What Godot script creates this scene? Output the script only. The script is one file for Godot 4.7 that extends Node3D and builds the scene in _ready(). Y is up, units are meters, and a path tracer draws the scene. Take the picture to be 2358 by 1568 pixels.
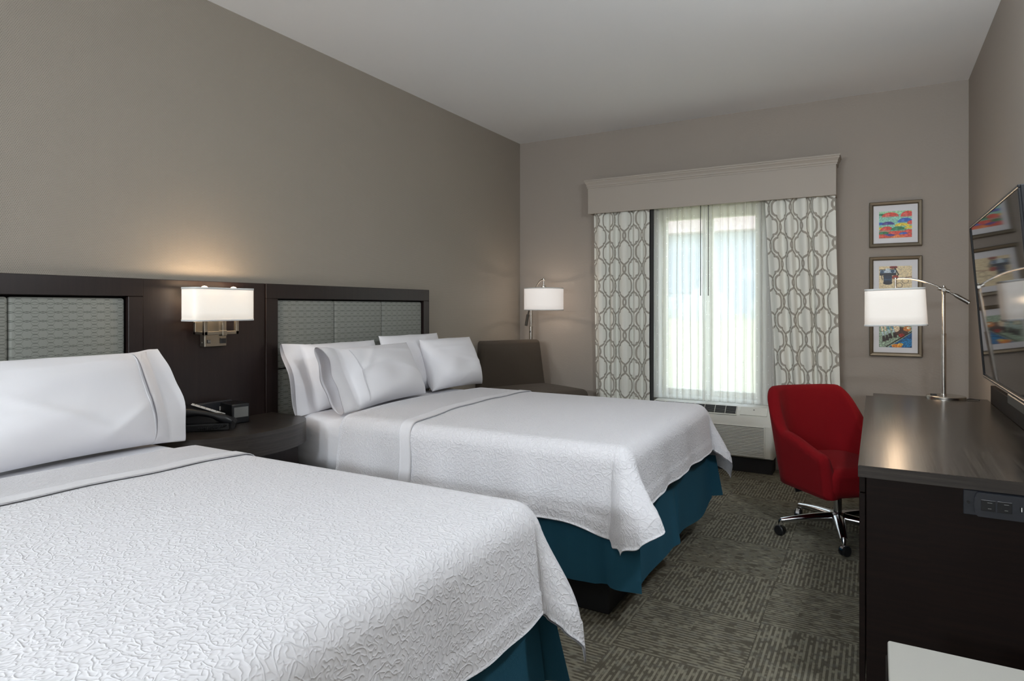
extends Node3D
# Hotel room with two beds. Left wall x = 0, window wall z = 0, floor y = 0, metres.

const W := 3.40
const H := 2.74
const D := 9.0  # length behind the camera is chosen so the unseen lamps stand well back
# strengths of the lamps outside the frame
const UNSEEN_REAR := 3.5
const UNSEEN_SIDE := 1.3

var M := {}
var taken := {}

# ---------------------------------------------------------------- helpers
func numbered(called: String) -> String:
	if not taken.has(called):
		taken[called] = 0
		return called
	taken[called] += 1
	return "%s_%03d" % [called, taken[called]]

func thing(called: String, label: String, category: String, at := Vector3.ZERO, turn := 0.0, group := "") -> Node3D:
	var o := Node3D.new()
	o.name = numbered(called)
	add_child(o)
	o.position = at
	o.rotation.y = turn
	o.set_meta("label", label)
	o.set_meta("category", category)
	if group != "":
		o.set_meta("group", group)
	return o

func tag(o: Node, label: String, category: String, group := "") -> Node:
	o.set_meta("label", label)
	o.set_meta("category", category)
	if group != "":
		o.set_meta("group", group)
	return o

func S() -> SurfaceTool:
	var st := SurfaceTool.new()
	st.begin(Mesh.PRIMITIVE_TRIANGLES)
	return st

func finish(st: SurfaceTool) -> ArrayMesh:
	st.generate_normals()
	st.index()
	return st.commit()

func put(called: String, mesh: Mesh, m: Material, parent: Node = self) -> MeshInstance3D:
	var o := MeshInstance3D.new()
	o.name = numbered(called) if parent == self else called
	o.mesh = mesh
	o.material_override = m
	parent.add_child(o, true)
	return o

func obj(called: String, st: SurfaceTool, m: Material, parent: Node = self) -> MeshInstance3D:
	return put(called, finish(st), m, parent)

func struct(called: String, st: SurfaceTool, m: Material, label := "") -> MeshInstance3D:
	var o := obj(called, st, m)
	o.set_meta("kind", "structure")
	if label != "":
		o.set_meta("label", label)
	return o

func tri(st: SurfaceTool, a: Vector3, b: Vector3, c: Vector3, n: Vector3) -> void:
	# front faces run clockwise seen from the side n points to
	var flip := (b - a).cross(c - a).dot(n) > 0.0
	for p: Vector3 in ([a, c, b] if flip else [a, b, c]):
		var q := Vector2(p.z, p.y) if absf(n.x) > 0.7 else (Vector2(p.x, p.z) if absf(n.y) > 0.7 else Vector2(p.x, p.y))
		st.set_uv(q)
		st.add_vertex(p)

func quad(st: SurfaceTool, a: Vector3, b: Vector3, c: Vector3, d: Vector3, n: Vector3) -> void:
	tri(st, a, b, c, n)
	tri(st, a, c, d, n)

# chamfered box, centre c, size s
func box(st: SurfaceTool, c: Vector3, s: Vector3, bev := 0.003, basis := Basis.IDENTITY) -> void:
	st.set_smooth_group(-1)
	var h := s * 0.5
	var bv := minf(bev, minf(h.x, minf(h.y, h.z)) * 0.49)
	var P := func(sx: float, sy: float, sz: float, ax: int) -> Vector3:
		var v := Vector3(sx * (h.x - (0.0 if ax == 0 else bv)), sy * (h.y - (0.0 if ax == 1 else bv)), sz * (h.z - (0.0 if ax == 2 else bv)))
		return c + basis * v
	var N := func(v: Vector3) -> Vector3: return basis * v
	for s1: float in [-1.0, 1.0]:
		quad(st, P.call(s1, -1, -1, 0), P.call(s1, 1, -1, 0), P.call(s1, 1, 1, 0), P.call(s1, -1, 1, 0), N.call(Vector3(s1, 0, 0)))
		quad(st, P.call(-1, s1, -1, 1), P.call(1, s1, -1, 1), P.call(1, s1, 1, 1), P.call(-1, s1, 1, 1), N.call(Vector3(0, s1, 0)))
		quad(st, P.call(-1, -1, s1, 2), P.call(1, -1, s1, 2), P.call(1, 1, s1, 2), P.call(-1, 1, s1, 2), N.call(Vector3(0, 0, s1)))
		for s2: float in [-1.0, 1.0]:
			quad(st, P.call(s1, s2, -1, 0), P.call(s1, s2, 1, 0), P.call(s1, s2, 1, 1), P.call(s1, s2, -1, 1), N.call(Vector3(s1, s2, 0)))
			quad(st, P.call(s1, -1, s2, 0), P.call(s1, 1, s2, 0), P.call(s1, 1, s2, 2), P.call(s1, -1, s2, 2), N.call(Vector3(s1, 0, s2)))
			quad(st, P.call(-1, s1, s2, 1), P.call(1, s1, s2, 1), P.call(1, s1, s2, 2), P.call(-1, s1, s2, 2), N.call(Vector3(0, s1, s2)))
			for s3: float in [-1.0, 1.0]:
				tri(st, P.call(s1, s2, s3, 0), P.call(s1, s2, s3, 1), P.call(s1, s2, s3, 2), N.call(Vector3(s1, s2, s3)))

# box given by its low and high corner
func bx(st: SurfaceTool, lo: Vector3, hi: Vector3, bev := 0.003) -> void:
	box(st, (lo + hi) * 0.5, hi - lo, bev)

# one box as a mesh
func bm(lo: Vector3, hi: Vector3, bev := 0.003) -> SurfaceTool:
	var st := S()
	bx(st, lo, hi, bev)
	return st

# smooth grid; f(u, v) gives a point for u, v in 0..1; uvf may give its texture place
func grid(st: SurfaceTool, nu: int, nv: int, f: Callable, uvf = null, flip := false) -> void:
	st.set_smooth_group(0)
	var pts := PackedVector3Array()
	var uvs := PackedVector2Array()
	for j in nv + 1:
		for i in nu + 1:
			var u := float(i) / nu
			var v := float(j) / nv
			pts.append(f.call(u, v))
			uvs.append(uvf.call(u, v) if uvf != null else Vector2(u, v))
	for j in nv:
		for i in nu:
			var a := j * (nu + 1) + i
			var b := a + 1
			var c := a + nu + 2
			var d := a + nu + 1
			for k: int in ([a, b, c, a, c, d] if flip else [a, c, b, a, d, c]):
				st.set_uv(uvs[k])
				st.add_vertex(pts[k])

# rounded box; warp(p) may move every point
func rbox(st: SurfaceTool, c: Vector3, s: Vector3, r: float, seg := 4, flat := 1, warp = null) -> void:
	var h := s * 0.5
	r = minf(r, minf(h.x, minf(h.y, h.z)) * 0.999)
	var ax := []
	for k in 3:
		var l := PackedFloat32Array()
		var inner: float = h[k] - r
		for i in range(seg, 0, -1):
			l.append(-inner - r * tan(PI / 4 * i / seg))
		for i in flat + 1:
			l.append(-inner + 2.0 * inner * i / flat)
		for i in range(1, seg + 1):
			l.append(inner + r * tan(PI / 4 * i / seg))
		ax.append(l)
	var inn := h - Vector3(r, r, r)
	for k in 3:
		var k1 := (k + 1) % 3
		var k2 := (k + 2) % 3
		for sg: float in [-1.0, 1.0]:
			var n1: int = ax[k1].size() - 1
			var n2: int = ax[k2].size() - 1
			var f := func(u: float, v: float) -> Vector3:
				var p := Vector3.ZERO
				p[k] = sg * h[k]
				p[k1] = ax[k1][roundi(u * n1)]
				p[k2] = ax[k2][roundi(v * n2)]
				var q := p.clamp(-inn, inn)
				p = q + (p - q).normalized() * r
				if warp != null:
					p = warp.call(p)
				return c + p
			var g := func(u: float, v: float) -> Vector2:
				return Vector2(ax[k1][roundi(u * n1)], ax[k2][roundi(v * n2)])
			grid(st, n1, n2, f, g, sg < 0)

# surface of revolution about y through c; profile of (radius, height) from bottom to top
func lathe(st: SurfaceTool, c: Vector3, prof: Array, seg := 28, basis := Basis.IDENTITY, smooth := false) -> void:
	if smooth:
		grid(st, seg, prof.size() - 1, func(u: float, v: float) -> Vector3:
			var q: Vector2 = prof[roundi(v * (prof.size() - 1))]
			var a := TAU * roundi(u * seg) / seg if u < 1.0 else 0.0
			return c + basis * Vector3(q.x * cos(a), q.y, q.x * sin(a)), null, true)
		return
	for k in prof.size() - 1:
		var q0: Vector2 = prof[k]
		var q1: Vector2 = prof[k + 1]
		st.set_smooth_group(40 + k)
		var part := func(u: float, v: float) -> Vector3:
			var q := q0 if v < 0.5 else q1
			var a := TAU * roundi(u * seg) / seg if u < 1.0 else 0.0
			return c + basis * Vector3(q.x * cos(a), q.y, q.x * sin(a))
		var pts := []
		for i in seg:
			var a: Vector3 = part.call(float(i) / seg, 0.0)
			var b: Vector3 = part.call(float(i + 1) / seg, 0.0)
			var d: Vector3 = part.call(float(i + 1) / seg, 1.0)
			var e: Vector3 = part.call(float(i) / seg, 1.0)
			for p: Vector3 in [a, b, d, a, d, e]:
				st.set_uv(Vector2(float(i) / seg, p.y))
				st.add_vertex(p)

# tube along points; r is a number or one number a point
func tube(st: SurfaceTool, pts: Array, r, seg := 10, squash := 1.0) -> void:
	var n := pts.size()
	var tang := []
	for i in n:
		tang.append((pts[mini(i + 1, n - 1)] - pts[maxi(i - 1, 0)]).normalized())
	var up := Vector3.UP if absf(tang[0].y) < 0.9 else Vector3.RIGHT
	var sides := []
	for i in n:
		var s1: Vector3 = up.cross(tang[i]).normalized()
		up = tang[i].cross(s1).normalized()
		sides.append([s1, up])
	var rr := func(i: int) -> float: return r[i] if r is Array else r
	grid(st, seg, n - 1, func(u: float, v: float) -> Vector3:
		var i := roundi(v * (n - 1))
		var a := TAU * roundi(u * seg) / seg if u < 1.0 else 0.0
		return pts[i] + (sides[i][0] * cos(a) + sides[i][1] * sin(a) * squash) * rr.call(i), null, true)
	st.set_smooth_group(-1)
	for e: int in [0, n - 1]:
		for k in seg:
			var a0 := TAU * k / seg
			var a1 := TAU * (k + 1) / seg
			tri(st, pts[e], pts[e] + (sides[e][0] * cos(a0) + sides[e][1] * sin(a0) * squash) * rr.call(e), pts[e] + (sides[e][0] * cos(a1) + sides[e][1] * sin(a1) * squash) * rr.call(e), tang[e] * (-1.0 if e == 0 else 1.0))

# prism: polygon in (p, q) given as Vector2, raised from t0 to t1; place(p, q, t) gives the point; axis = direction of t
func prism(st: SurfaceTool, poly: PackedVector2Array, t0: float, t1: float, place: Callable, axis: Vector3, smooth_side := false) -> void:
	var idx := Geometry2D.triangulate_polygon(poly)
	st.set_smooth_group(-1)
	for k in range(0, idx.size(), 3):
		for e in 2:
			var t := t0 if e == 0 else t1
			tri(st, place.call(poly[idx[k]], t), place.call(poly[idx[k + 1]], t), place.call(poly[idx[k + 2]], t), axis * (-1.0 if e == 0 else 1.0))
	var cen := Vector2.ZERO
	for p in poly:
		cen += p / poly.size()
	var ccw := not Geometry2D.is_polygon_clockwise(poly)
	st.set_smooth_group(7 if smooth_side else -1)
	for k in poly.size():
		var a := poly[k]
		var b := poly[(k + 1) % poly.size()]
		var nn := Vector2(b.y - a.y, a.x - b.x) * (1.0 if ccw else -1.0)
		var n3: Vector3 = place.call(a + nn.normalized(), t0) - place.call(a, t0)
		quad(st, place.call(a, t0), place.call(b, t0), place.call(b, t1), place.call(a, t1), n3)

func mat(c: Color, rough := 0.6, metal := 0.0, spec := 0.5) -> StandardMaterial3D:
	var m := StandardMaterial3D.new()
	m.albedo_color = c
	m.roughness = rough
	m.metallic = metal
	m.metallic_specular = spec
	return m

func c8(r: int, g: int, b: int) -> Color:
	return Color8(r, g, b)

func noise(freq: float, sd: int, kind := FastNoiseLite.TYPE_SIMPLEX_SMOOTH, oct := 3) -> FastNoiseLite:
	var n := FastNoiseLite.new()
	n.seed = sd
	n.frequency = freq
	n.noise_type = kind
	n.fractal_octaves = oct
	return n

func tex(im: Image) -> ImageTexture:
	im.generate_mipmaps()
	return ImageTexture.create_from_image(im)

func gray(n: int, f: Callable) -> Image:
	var d := PackedByteArray()
	d.resize(n * n)
	for y in n:
		for x in n:
			d[y * n + x] = clampi(int(255.0 * float(f.call(x, y))), 0, 255)
	return Image.create_from_data(n, n, false, Image.FORMAT_L8, d)

func relief(m: StandardMaterial3D, t: Texture2D, cm: float) -> StandardMaterial3D:
	m.heightmap_enabled = true
	m.heightmap_texture = t
	m.heightmap_scale = cm
	return m

func planar(m: StandardMaterial3D, per_metre: Vector3) -> StandardMaterial3D:
	m.uv1_triplanar = true
	m.uv1_world_triplanar = true
	m.uv1_scale = per_metre
	return m

# ---------------------------------------------------------------- textures
func wood_image(c1: Color, c2: Color, sd: int, along_v: bool) -> ImageTexture:
	var n := 512
	var a := noise(0.012, sd)
	var b := noise(0.06, sd + 1)
	var im := Image.create(n, n, false, Image.FORMAT_RGB8)
	for y in n:
		for x in n:
			var l := x if along_v else y
			var g := y if along_v else x
			var t := 0.5 + 0.75 * a.get_noise_2d(l * 5.0, g * 0.16) + 0.55 * b.get_noise_2d(l * 7.0, g * 0.35)
			im.set_pixel(x, y, c1.lerp(c2, clampf(t, 0.0, 1.0)))
	return tex(im)

func carpet_image() -> ImageTexture:
	var n := 768
	var lines := 52.0
	var patch := noise(0.01, 3)
	var dash := noise(0.035, 8, FastNoiseLite.TYPE_SIMPLEX_SMOOTH, 2)
	var pile := noise(0.35, 5, FastNoiseLite.TYPE_SIMPLEX, 2)
	var lift := noise(0.03, 15)
	var lo := c8(80, 76, 66)
	var hi := c8(142, 137, 121)
	var gy := c8(112, 112, 108)
	var im := Image.create(n, n, false, Image.FORMAT_RGB8)
	for y in n:
		for x in n:
			var wob := 1.6 * lift.get_noise_2d(x * 0.6, y * 2.0)
			var l := (x + wob) / n * lines
			var k := floorf(l)
			var f := l - k
			var d := 0.7 * dash.get_noise_2d(k * 97.0, y * 0.35) + 0.55 * patch.get_noise_2d(x * 1.1, y * 0.75)
			var t := 0.5 + 1.1 * d
			if int(k) % 2 == 0:
				t -= 0.36
			else:
				t += 0.32
			t = smoothstep(0.18, 0.82, t) * 0.9 + 0.05
			t -= 0.3 * smoothstep(0.32, 0.5, absf(f - 0.5))
			var gr := pile.get_noise_2d(x * 1.3, y * 1.0)
			var c := lo.lerp(hi, clampf(t + 0.7 * gr, 0.0, 1.0))
			c = c.lerp(gy, clampf(0.5 * patch.get_noise_2d(y + 900.0, x), 0.0, 0.5))
			im.set_pixel(x, y, c)
	return tex(im)

func headboard_image() -> ImageTexture:
	var nx := 384
	var ny := 240
	var fab := c8(142, 144, 138)
	var line := c8(58, 60, 57)
	var weave := noise(0.4, 4)
	var im := Image.create(nx, ny, false, Image.FORMAT_RGB8)
	for y in ny:
		for x in nx:
			var c := cos(TAU * x / nx)
			var fl := clampf(1.35 * c, -1.0, 1.0)
			fl = 1.5 * fl - 0.5 * fl * fl * fl
			var yy := absf(float(y) / ny - 0.5)
			var a1 := absf(0.033 + 0.124 * c)
			var a2 := absf(0.205 + 0.27 * fl)
			var d := minf(absf(yy - a1), absf(yy - a2)) * ny
			var t := 1.0 - smoothstep(2.2, 4.6, d)
			var col := fab.lerp(line, t)
			im.set_pixel(x, y, col * (1.0 + 0.07 * weave.get_noise_2d(x, y)))
	return tex(im)

func trellis_image() -> ImageTexture:
	# chains of four-lobed links joined by small ovals; every second chain is half a link lower
	var nx := 510
	var ny := 550
	var prof := [[0.0, -0.045], [0.05, -0.04], [0.09, -0.02], [0.12, 0.0], [0.16, 0.05], [0.20, 0.12], [0.235, 0.18], [0.25, 0.192], [0.295, 0.195], [0.302, 0.245], [0.33, 0.275], [0.37, 0.302], [0.42, 0.316], [0.5, 0.32]]
	var w := func(t: float) -> float:
		t = fposmod(t, 1.0)
		if t > 0.5:
			t = 1.0 - t
		for k in prof.size() - 1:
			if t <= prof[k + 1][0]:
				return lerpf(prof[k][1], prof[k + 1][1], (t - prof[k][0]) / (prof[k + 1][0] - prof[k][0]))
		return prof[-1][1]
	var cloth := c8(232, 232, 224)
	var line := c8(164, 159, 149)
	var im := Image.create(nx, ny, false, Image.FORMAT_RGB8)
	im.fill(cloth)
	var r := 14
	var steps := ny * 2
	for chain in 2:
		var last := 0.0
		for k in steps + 1:
			var t := float(k) / steps
			var v: float = w.call(t + 0.5 * chain)
			var fill := maxi(1, int(absf(v - last) * nx / 4.0)) if k > 0 else 1
			for q in fill:
				var vv := lerpf(last, v, float(q + 1) / fill) if k > 0 else v
				for side: float in [-1.0, 1.0]:
					for dy in range(-r, r + 1, 2):
						var hw := int(sqrt(float(r * r - dy * dy)))
						var x0 := posmod(int((side * vv + 0.5 * chain) * nx) - hw, nx)
						var yy := posmod(int(t * ny) + dy, ny)
						im.fill_rect(Rect2i(x0, yy, mini(2 * hw + 1, nx - x0), 2), line)
						if x0 + 2 * hw + 1 > nx:
							im.fill_rect(Rect2i(0, yy, x0 + 2 * hw + 1 - nx, 2), line)
			last = v
	return tex(im)

func sheer_image() -> ImageTexture:
	var n := 256
	var im := Image.create(n, n, false, Image.FORMAT_RGBA8)
	im.fill(Color(0.97, 0.97, 0.96, 0.7))
	for p: Vector2i in [Vector2i(64, 64), Vector2i(192, 192)]:
		for y in range(-9, 10):
			for x in range(-7, 8):
				if x * x * 1.6 + y * y < 80:
					im.set_pixel(p.x + x, p.y + y, Color(1, 1, 1, 0.9))
	return tex(im)

func ellipse(im: Image, cx: float, cy: float, rx: float, ry: float, c: Color, half := false) -> void:
	var n := im.get_width()
	for y in range(maxi(0, int((cy - ry) * n)), mini(n, int((cy + ry) * n) + 1)):
		if half and y > cy * n + 0.12 * ry * n * cos(18.0 * (y)):
			continue
		var q := (float(y) / n - cy) / ry
		if absf(q) > 1.0:
			continue
		var hw := rx * sqrt(1.0 - q * q)
		var x0 := clampi(int((cx - hw) * n), 0, n)
		var x1 := clampi(int((cx + hw) * n), 0, n)
		im.fill_rect(Rect2i(x0, y, x1 - x0, 1), c)

func stroke(im: Image, a: Vector2, b: Vector2, w0: float, w1: float, c: Color) -> void:
	var n := im.get_width()
	var steps := int((b - a).length() * n) + 1
	for k in steps + 1:
		var t := float(k) / steps
		var p := a.lerp(b, t) * n
		var w := maxi(1, int(lerpf(w0, w1, t) * n))
		im.fill_rect(Rect2i(int(p.x) - w / 2, int(p.y) - w / 2, w, w), c)

func speckle(im: Image, amount: float, sd: int) -> void:
	var s := noise(0.05, sd)
	var n := im.get_width()
	for y in n:
		for x in n:
			var c := im.get_pixel(x, y)
			im.set_pixel(x, y, c * (1.0 + amount * s.get_noise_2d(x, y)))

func umbrella(im: Image, cx: float, cy: float, rx: float, ry: float, c: Color) -> void:
	ellipse(im, cx, cy, rx, ry, c, true)
	var n := im.get_width()
	for k: float in [-0.5, 0.0, 0.5]:
		stroke(im, Vector2(cx + k * 0.15, cy - ry * 0.95), Vector2(cx + k * rx * 1.5, cy), 0.004, 0.006, c.darkened(0.3))
	ellipse(im, cx - rx * 0.35, cy - ry * 0.4, rx * 0.3, ry * 0.3, c.lightened(0.18))
	stroke(im, Vector2(cx, cy), Vector2(cx, cy + ry * 1.3), 0.006, 0.006, c8(60, 50, 50))

func art_umbrellas() -> ImageTexture:
	var im := Image.create(256, 256, false, Image.FORMAT_RGB8)
	im.fill(c8(142, 205, 185))
	im.fill_rect(Rect2i(0, 0, 256, 30), c8(165, 215, 170))
	im.fill_rect(Rect2i(0, 190, 256, 66), c8(205, 90, 50))
	var red := c8(222, 62, 38)
	var blue := c8(28, 88, 190)
	var green := c8(14, 120, 66)
	var yellow := c8(232, 205, 30)
	var violet := c8(62, 48, 140)
	umbrella(im, 0.08, 0.16, 0.16, 0.09, green)
	umbrella(im, 0.35, 0.2, 0.26, 0.16, red)
	umbrella(im, 0.88, 0.22, 0.22, 0.2, red)
	umbrella(im, 0.05, 0.5, 0.14, 0.1, blue)
	umbrella(im, 0.28, 0.5, 0.2, 0.12, violet)
	umbrella(im, 0.8, 0.43, 0.23, 0.16, blue)
	umbrella(im, 0.97, 0.52, 0.12, 0.14, red)
	umbrella(im, 0.7, 0.57, 0.22, 0.12, yellow)
	umbrella(im, 0.03, 0.66, 0.12, 0.08, yellow)
	umbrella(im, 0.24, 0.72, 0.21, 0.16, red)
	umbrella(im, 0.6, 0.72, 0.24, 0.14, green)
	umbrella(im, 0.92, 0.68, 0.14, 0.12, yellow)
	umbrella(im, 0.92, 0.82, 0.16, 0.12, red)
	umbrella(im, 0.14, 0.84, 0.2, 0.09, green)
	umbrella(im, 0.5, 0.86, 0.22, 0.1, red)
	umbrella(im, 0.75, 0.88, 0.14, 0.08, blue)
	umbrella(im, 0.3, 0.92, 0.2, 0.08, violet)
	umbrella(im, 0.9, 0.96, 0.2, 0.1, red)
	umbrella(im, 0.12, 0.97, 0.18, 0.09, red)
	umbrella(im, 0.58, 0.99, 0.2, 0.09, c8(235, 120, 30))
	speckle(im, 0.25, 3)
	return tex(im)

func art_camera() -> ImageTexture:
	var im := Image.create(256, 256, false, Image.FORMAT_RGB8)
	im.fill(c8(226, 208, 168))
	for k in 26:
		var a := Vector2(fposmod(k * 0.371, 1.0), fposmod(k * 0.617, 1.0))
		stroke(im, a, a + Vector2(0.12 * sin(k), 0.07 * cos(k * 2.1)), 0.005, 0.004, c8(180, 140, 100))
	ellipse(im, 0.45, 0.04, 0.12, 0.06, c8(130, 45, 35))
	stroke(im, Vector2(0.48, 0.06), Vector2(0.6, 0.32), 0.03, 0.03, c8(30, 26, 28))
	stroke(im, Vector2(0.6, 0.32), Vector2(0.42, 0.46), 0.03, 0.02, c8(30, 26, 28))
	stroke(im, Vector2(0.05, 0.14), Vector2(0.1, 0.5), 0.025, 0.02, c8(34, 30, 32))
	im.fill_rect(Rect2i(6, 30, 130, 58), c8(26, 34, 46))
	im.fill_rect(Rect2i(8, 38, 124, 26), c8(178, 198, 214))
	ellipse(im, 0.1, 0.21, 0.06, 0.055, c8(60, 84, 110))
	ellipse(im, 0.42, 0.19, 0.06, 0.055, c8(50, 76, 104))
	im.fill_rect(Rect2i(52, 22, 34, 40), c8(200, 214, 224))
	ellipse(im, 0.27, 0.38, 0.14, 0.08, c8(30, 44, 62))
	im.fill_rect(Rect2i(36, 96, 66, 60), c8(28, 50, 76))
	im.fill_rect(Rect2i(42, 122, 54, 8), c8(58, 92, 122))
	ellipse(im, 0.27, 0.62, 0.14, 0.07, c8(22, 32, 46))
	ellipse(im, 0.5, 0.42, 0.1, 0.08, c8(158, 56, 36))
	stroke(im, Vector2(0.66, 0.46), Vector2(1.0, 0.4), 0.016, 0.02, c8(120, 50, 46))
	for k in 24:
		var t := TAU * k / 24
		stroke(im, Vector2(0.8 + 0.1 * cos(t), 0.56 + 0.09 * sin(t)), Vector2(0.8 + 0.1 * cos(t + 0.3), 0.56 + 0.09 * sin(t + 0.3)), 0.014, 0.014, c8(64, 54, 50))
		stroke(im, Vector2(0.62 + 0.1 * cos(t), 0.72 + 0.09 * sin(t)), Vector2(0.62 + 0.1 * cos(t + 0.3), 0.72 + 0.09 * sin(t + 0.3)), 0.014, 0.014, c8(74, 62, 70))
	speckle(im, 0.2, 5)
	return tex(im)

func art_brushes() -> ImageTexture:
	var im := Image.create(256, 256, false, Image.FORMAT_RGB8)
	im.fill(c8(150, 172, 150))
	for y in 256:
		for x in 256:
			if x * 0.75 + (256 - y) * 1.0 < 0.0 + 1.0 * (x * 1.55 - 90) + 30.0:
				im.set_pixel(x, y, c8(18, 88, 142))
	ellipse(im, 0.85, 0.82, 0.2, 0.16, c8(20, 120, 180))
	ellipse(im, 0.55, 0.94, 0.16, 0.07, c8(228, 140, 40))
	ellipse(im, 0.66, 0.88, 0.08, 0.05, c8(240, 190, 80))
	ellipse(im, 0.68, 0.4, 0.22, 0.16, c8(70, 42, 34))
	ellipse(im, 0.86, 0.3, 0.12, 0.1, c8(206, 128, 60))
	ellipse(im, 0.9, 0.27, 0.05, 0.04, c8(246, 232, 190))
	ellipse(im, 0.7, 0.55, 0.1, 0.07, c8(170, 44, 30))
	ellipse(im, 0.5, 0.3, 0.14, 0.12, c8(222, 200, 168))
	for b: Array in [[0.05, 0.16, 0.74], [0.14, 0.26, 0.7], [0.22, 0.36, 0.62], [0.34, 0.5, 0.58]]:
		stroke(im, Vector2(b[0], -0.02), Vector2(lerpf(b[0], b[1], 0.6), b[2] * 0.6), 0.045, 0.05, c8(226, 206, 176) if b[0] < 0.2 else c8(84, 140, 160))
		stroke(im, Vector2(lerpf(b[0], b[1], 0.6), b[2] * 0.6), Vector2(lerpf(b[0], b[1], 0.82), b[2] * 0.82), 0.055, 0.06, c8(176, 196, 196))
		stroke(im, Vector2(lerpf(b[0], b[1], 0.82), b[2] * 0.82), Vector2(b[1], b[2]), 0.07, 0.1, c8(44, 34, 32))
	stroke(im, Vector2(0.22, 0.98), Vector2(1.0, 0.4), 0.03, 0.03, c8(22, 20, 22))
	speckle(im, 0.5, 9)
	return tex(im)

func crinkle_image(sd: int) -> ImageTexture:
	# worm-like ridges of quilted cloth with finer creases between them
	var n := 1024
	var a := noise(0.014, sd, FastNoiseLite.TYPE_SIMPLEX_SMOOTH, 1)
	a.domain_warp_enabled = true
	a.domain_warp_amplitude = 26.0
	a.domain_warp_frequency = 0.02
	a.domain_warp_fractal_type = FastNoiseLite.DOMAIN_WARP_FRACTAL_NONE
	var b := noise(0.03, sd + 7, FastNoiseLite.TYPE_SIMPLEX_SMOOTH, 2)
	b.domain_warp_enabled = true
	b.domain_warp_amplitude = 18.0
	b.domain_warp_frequency = 0.03
	b.domain_warp_fractal_type = FastNoiseLite.DOMAIN_WARP_FRACTAL_NONE
	var d1 := a.get_seamless_image(n, n).get_data()
	var d2 := b.get_seamless_image(n, n).get_data()
	var d3 := noise(0.006, sd + 3, FastNoiseLite.TYPE_SIMPLEX_SMOOTH, 2).get_seamless_image(n, n).get_data()
	var out := PackedByteArray()
	out.resize(n * n)
	for k in n * n:
		var r1 := 1.0 - absf(d1[k] - 128.0) / 128.0
		var r2 := 1.0 - absf(d2[k] - 128.0) / 128.0
		r1 = pow(r1, 11.0) * (0.45 + 0.9 * d3[k] / 255.0)
		r2 = pow(r2, 5.0)
		out[k] = clampi(int(255.0 * (0.6 * maxf(r1, 0.55 * r2) + 0.25 * r2)), 0, 255)
	return tex(Image.create_from_data(n, n, false, Image.FORMAT_L8, out))

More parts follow.
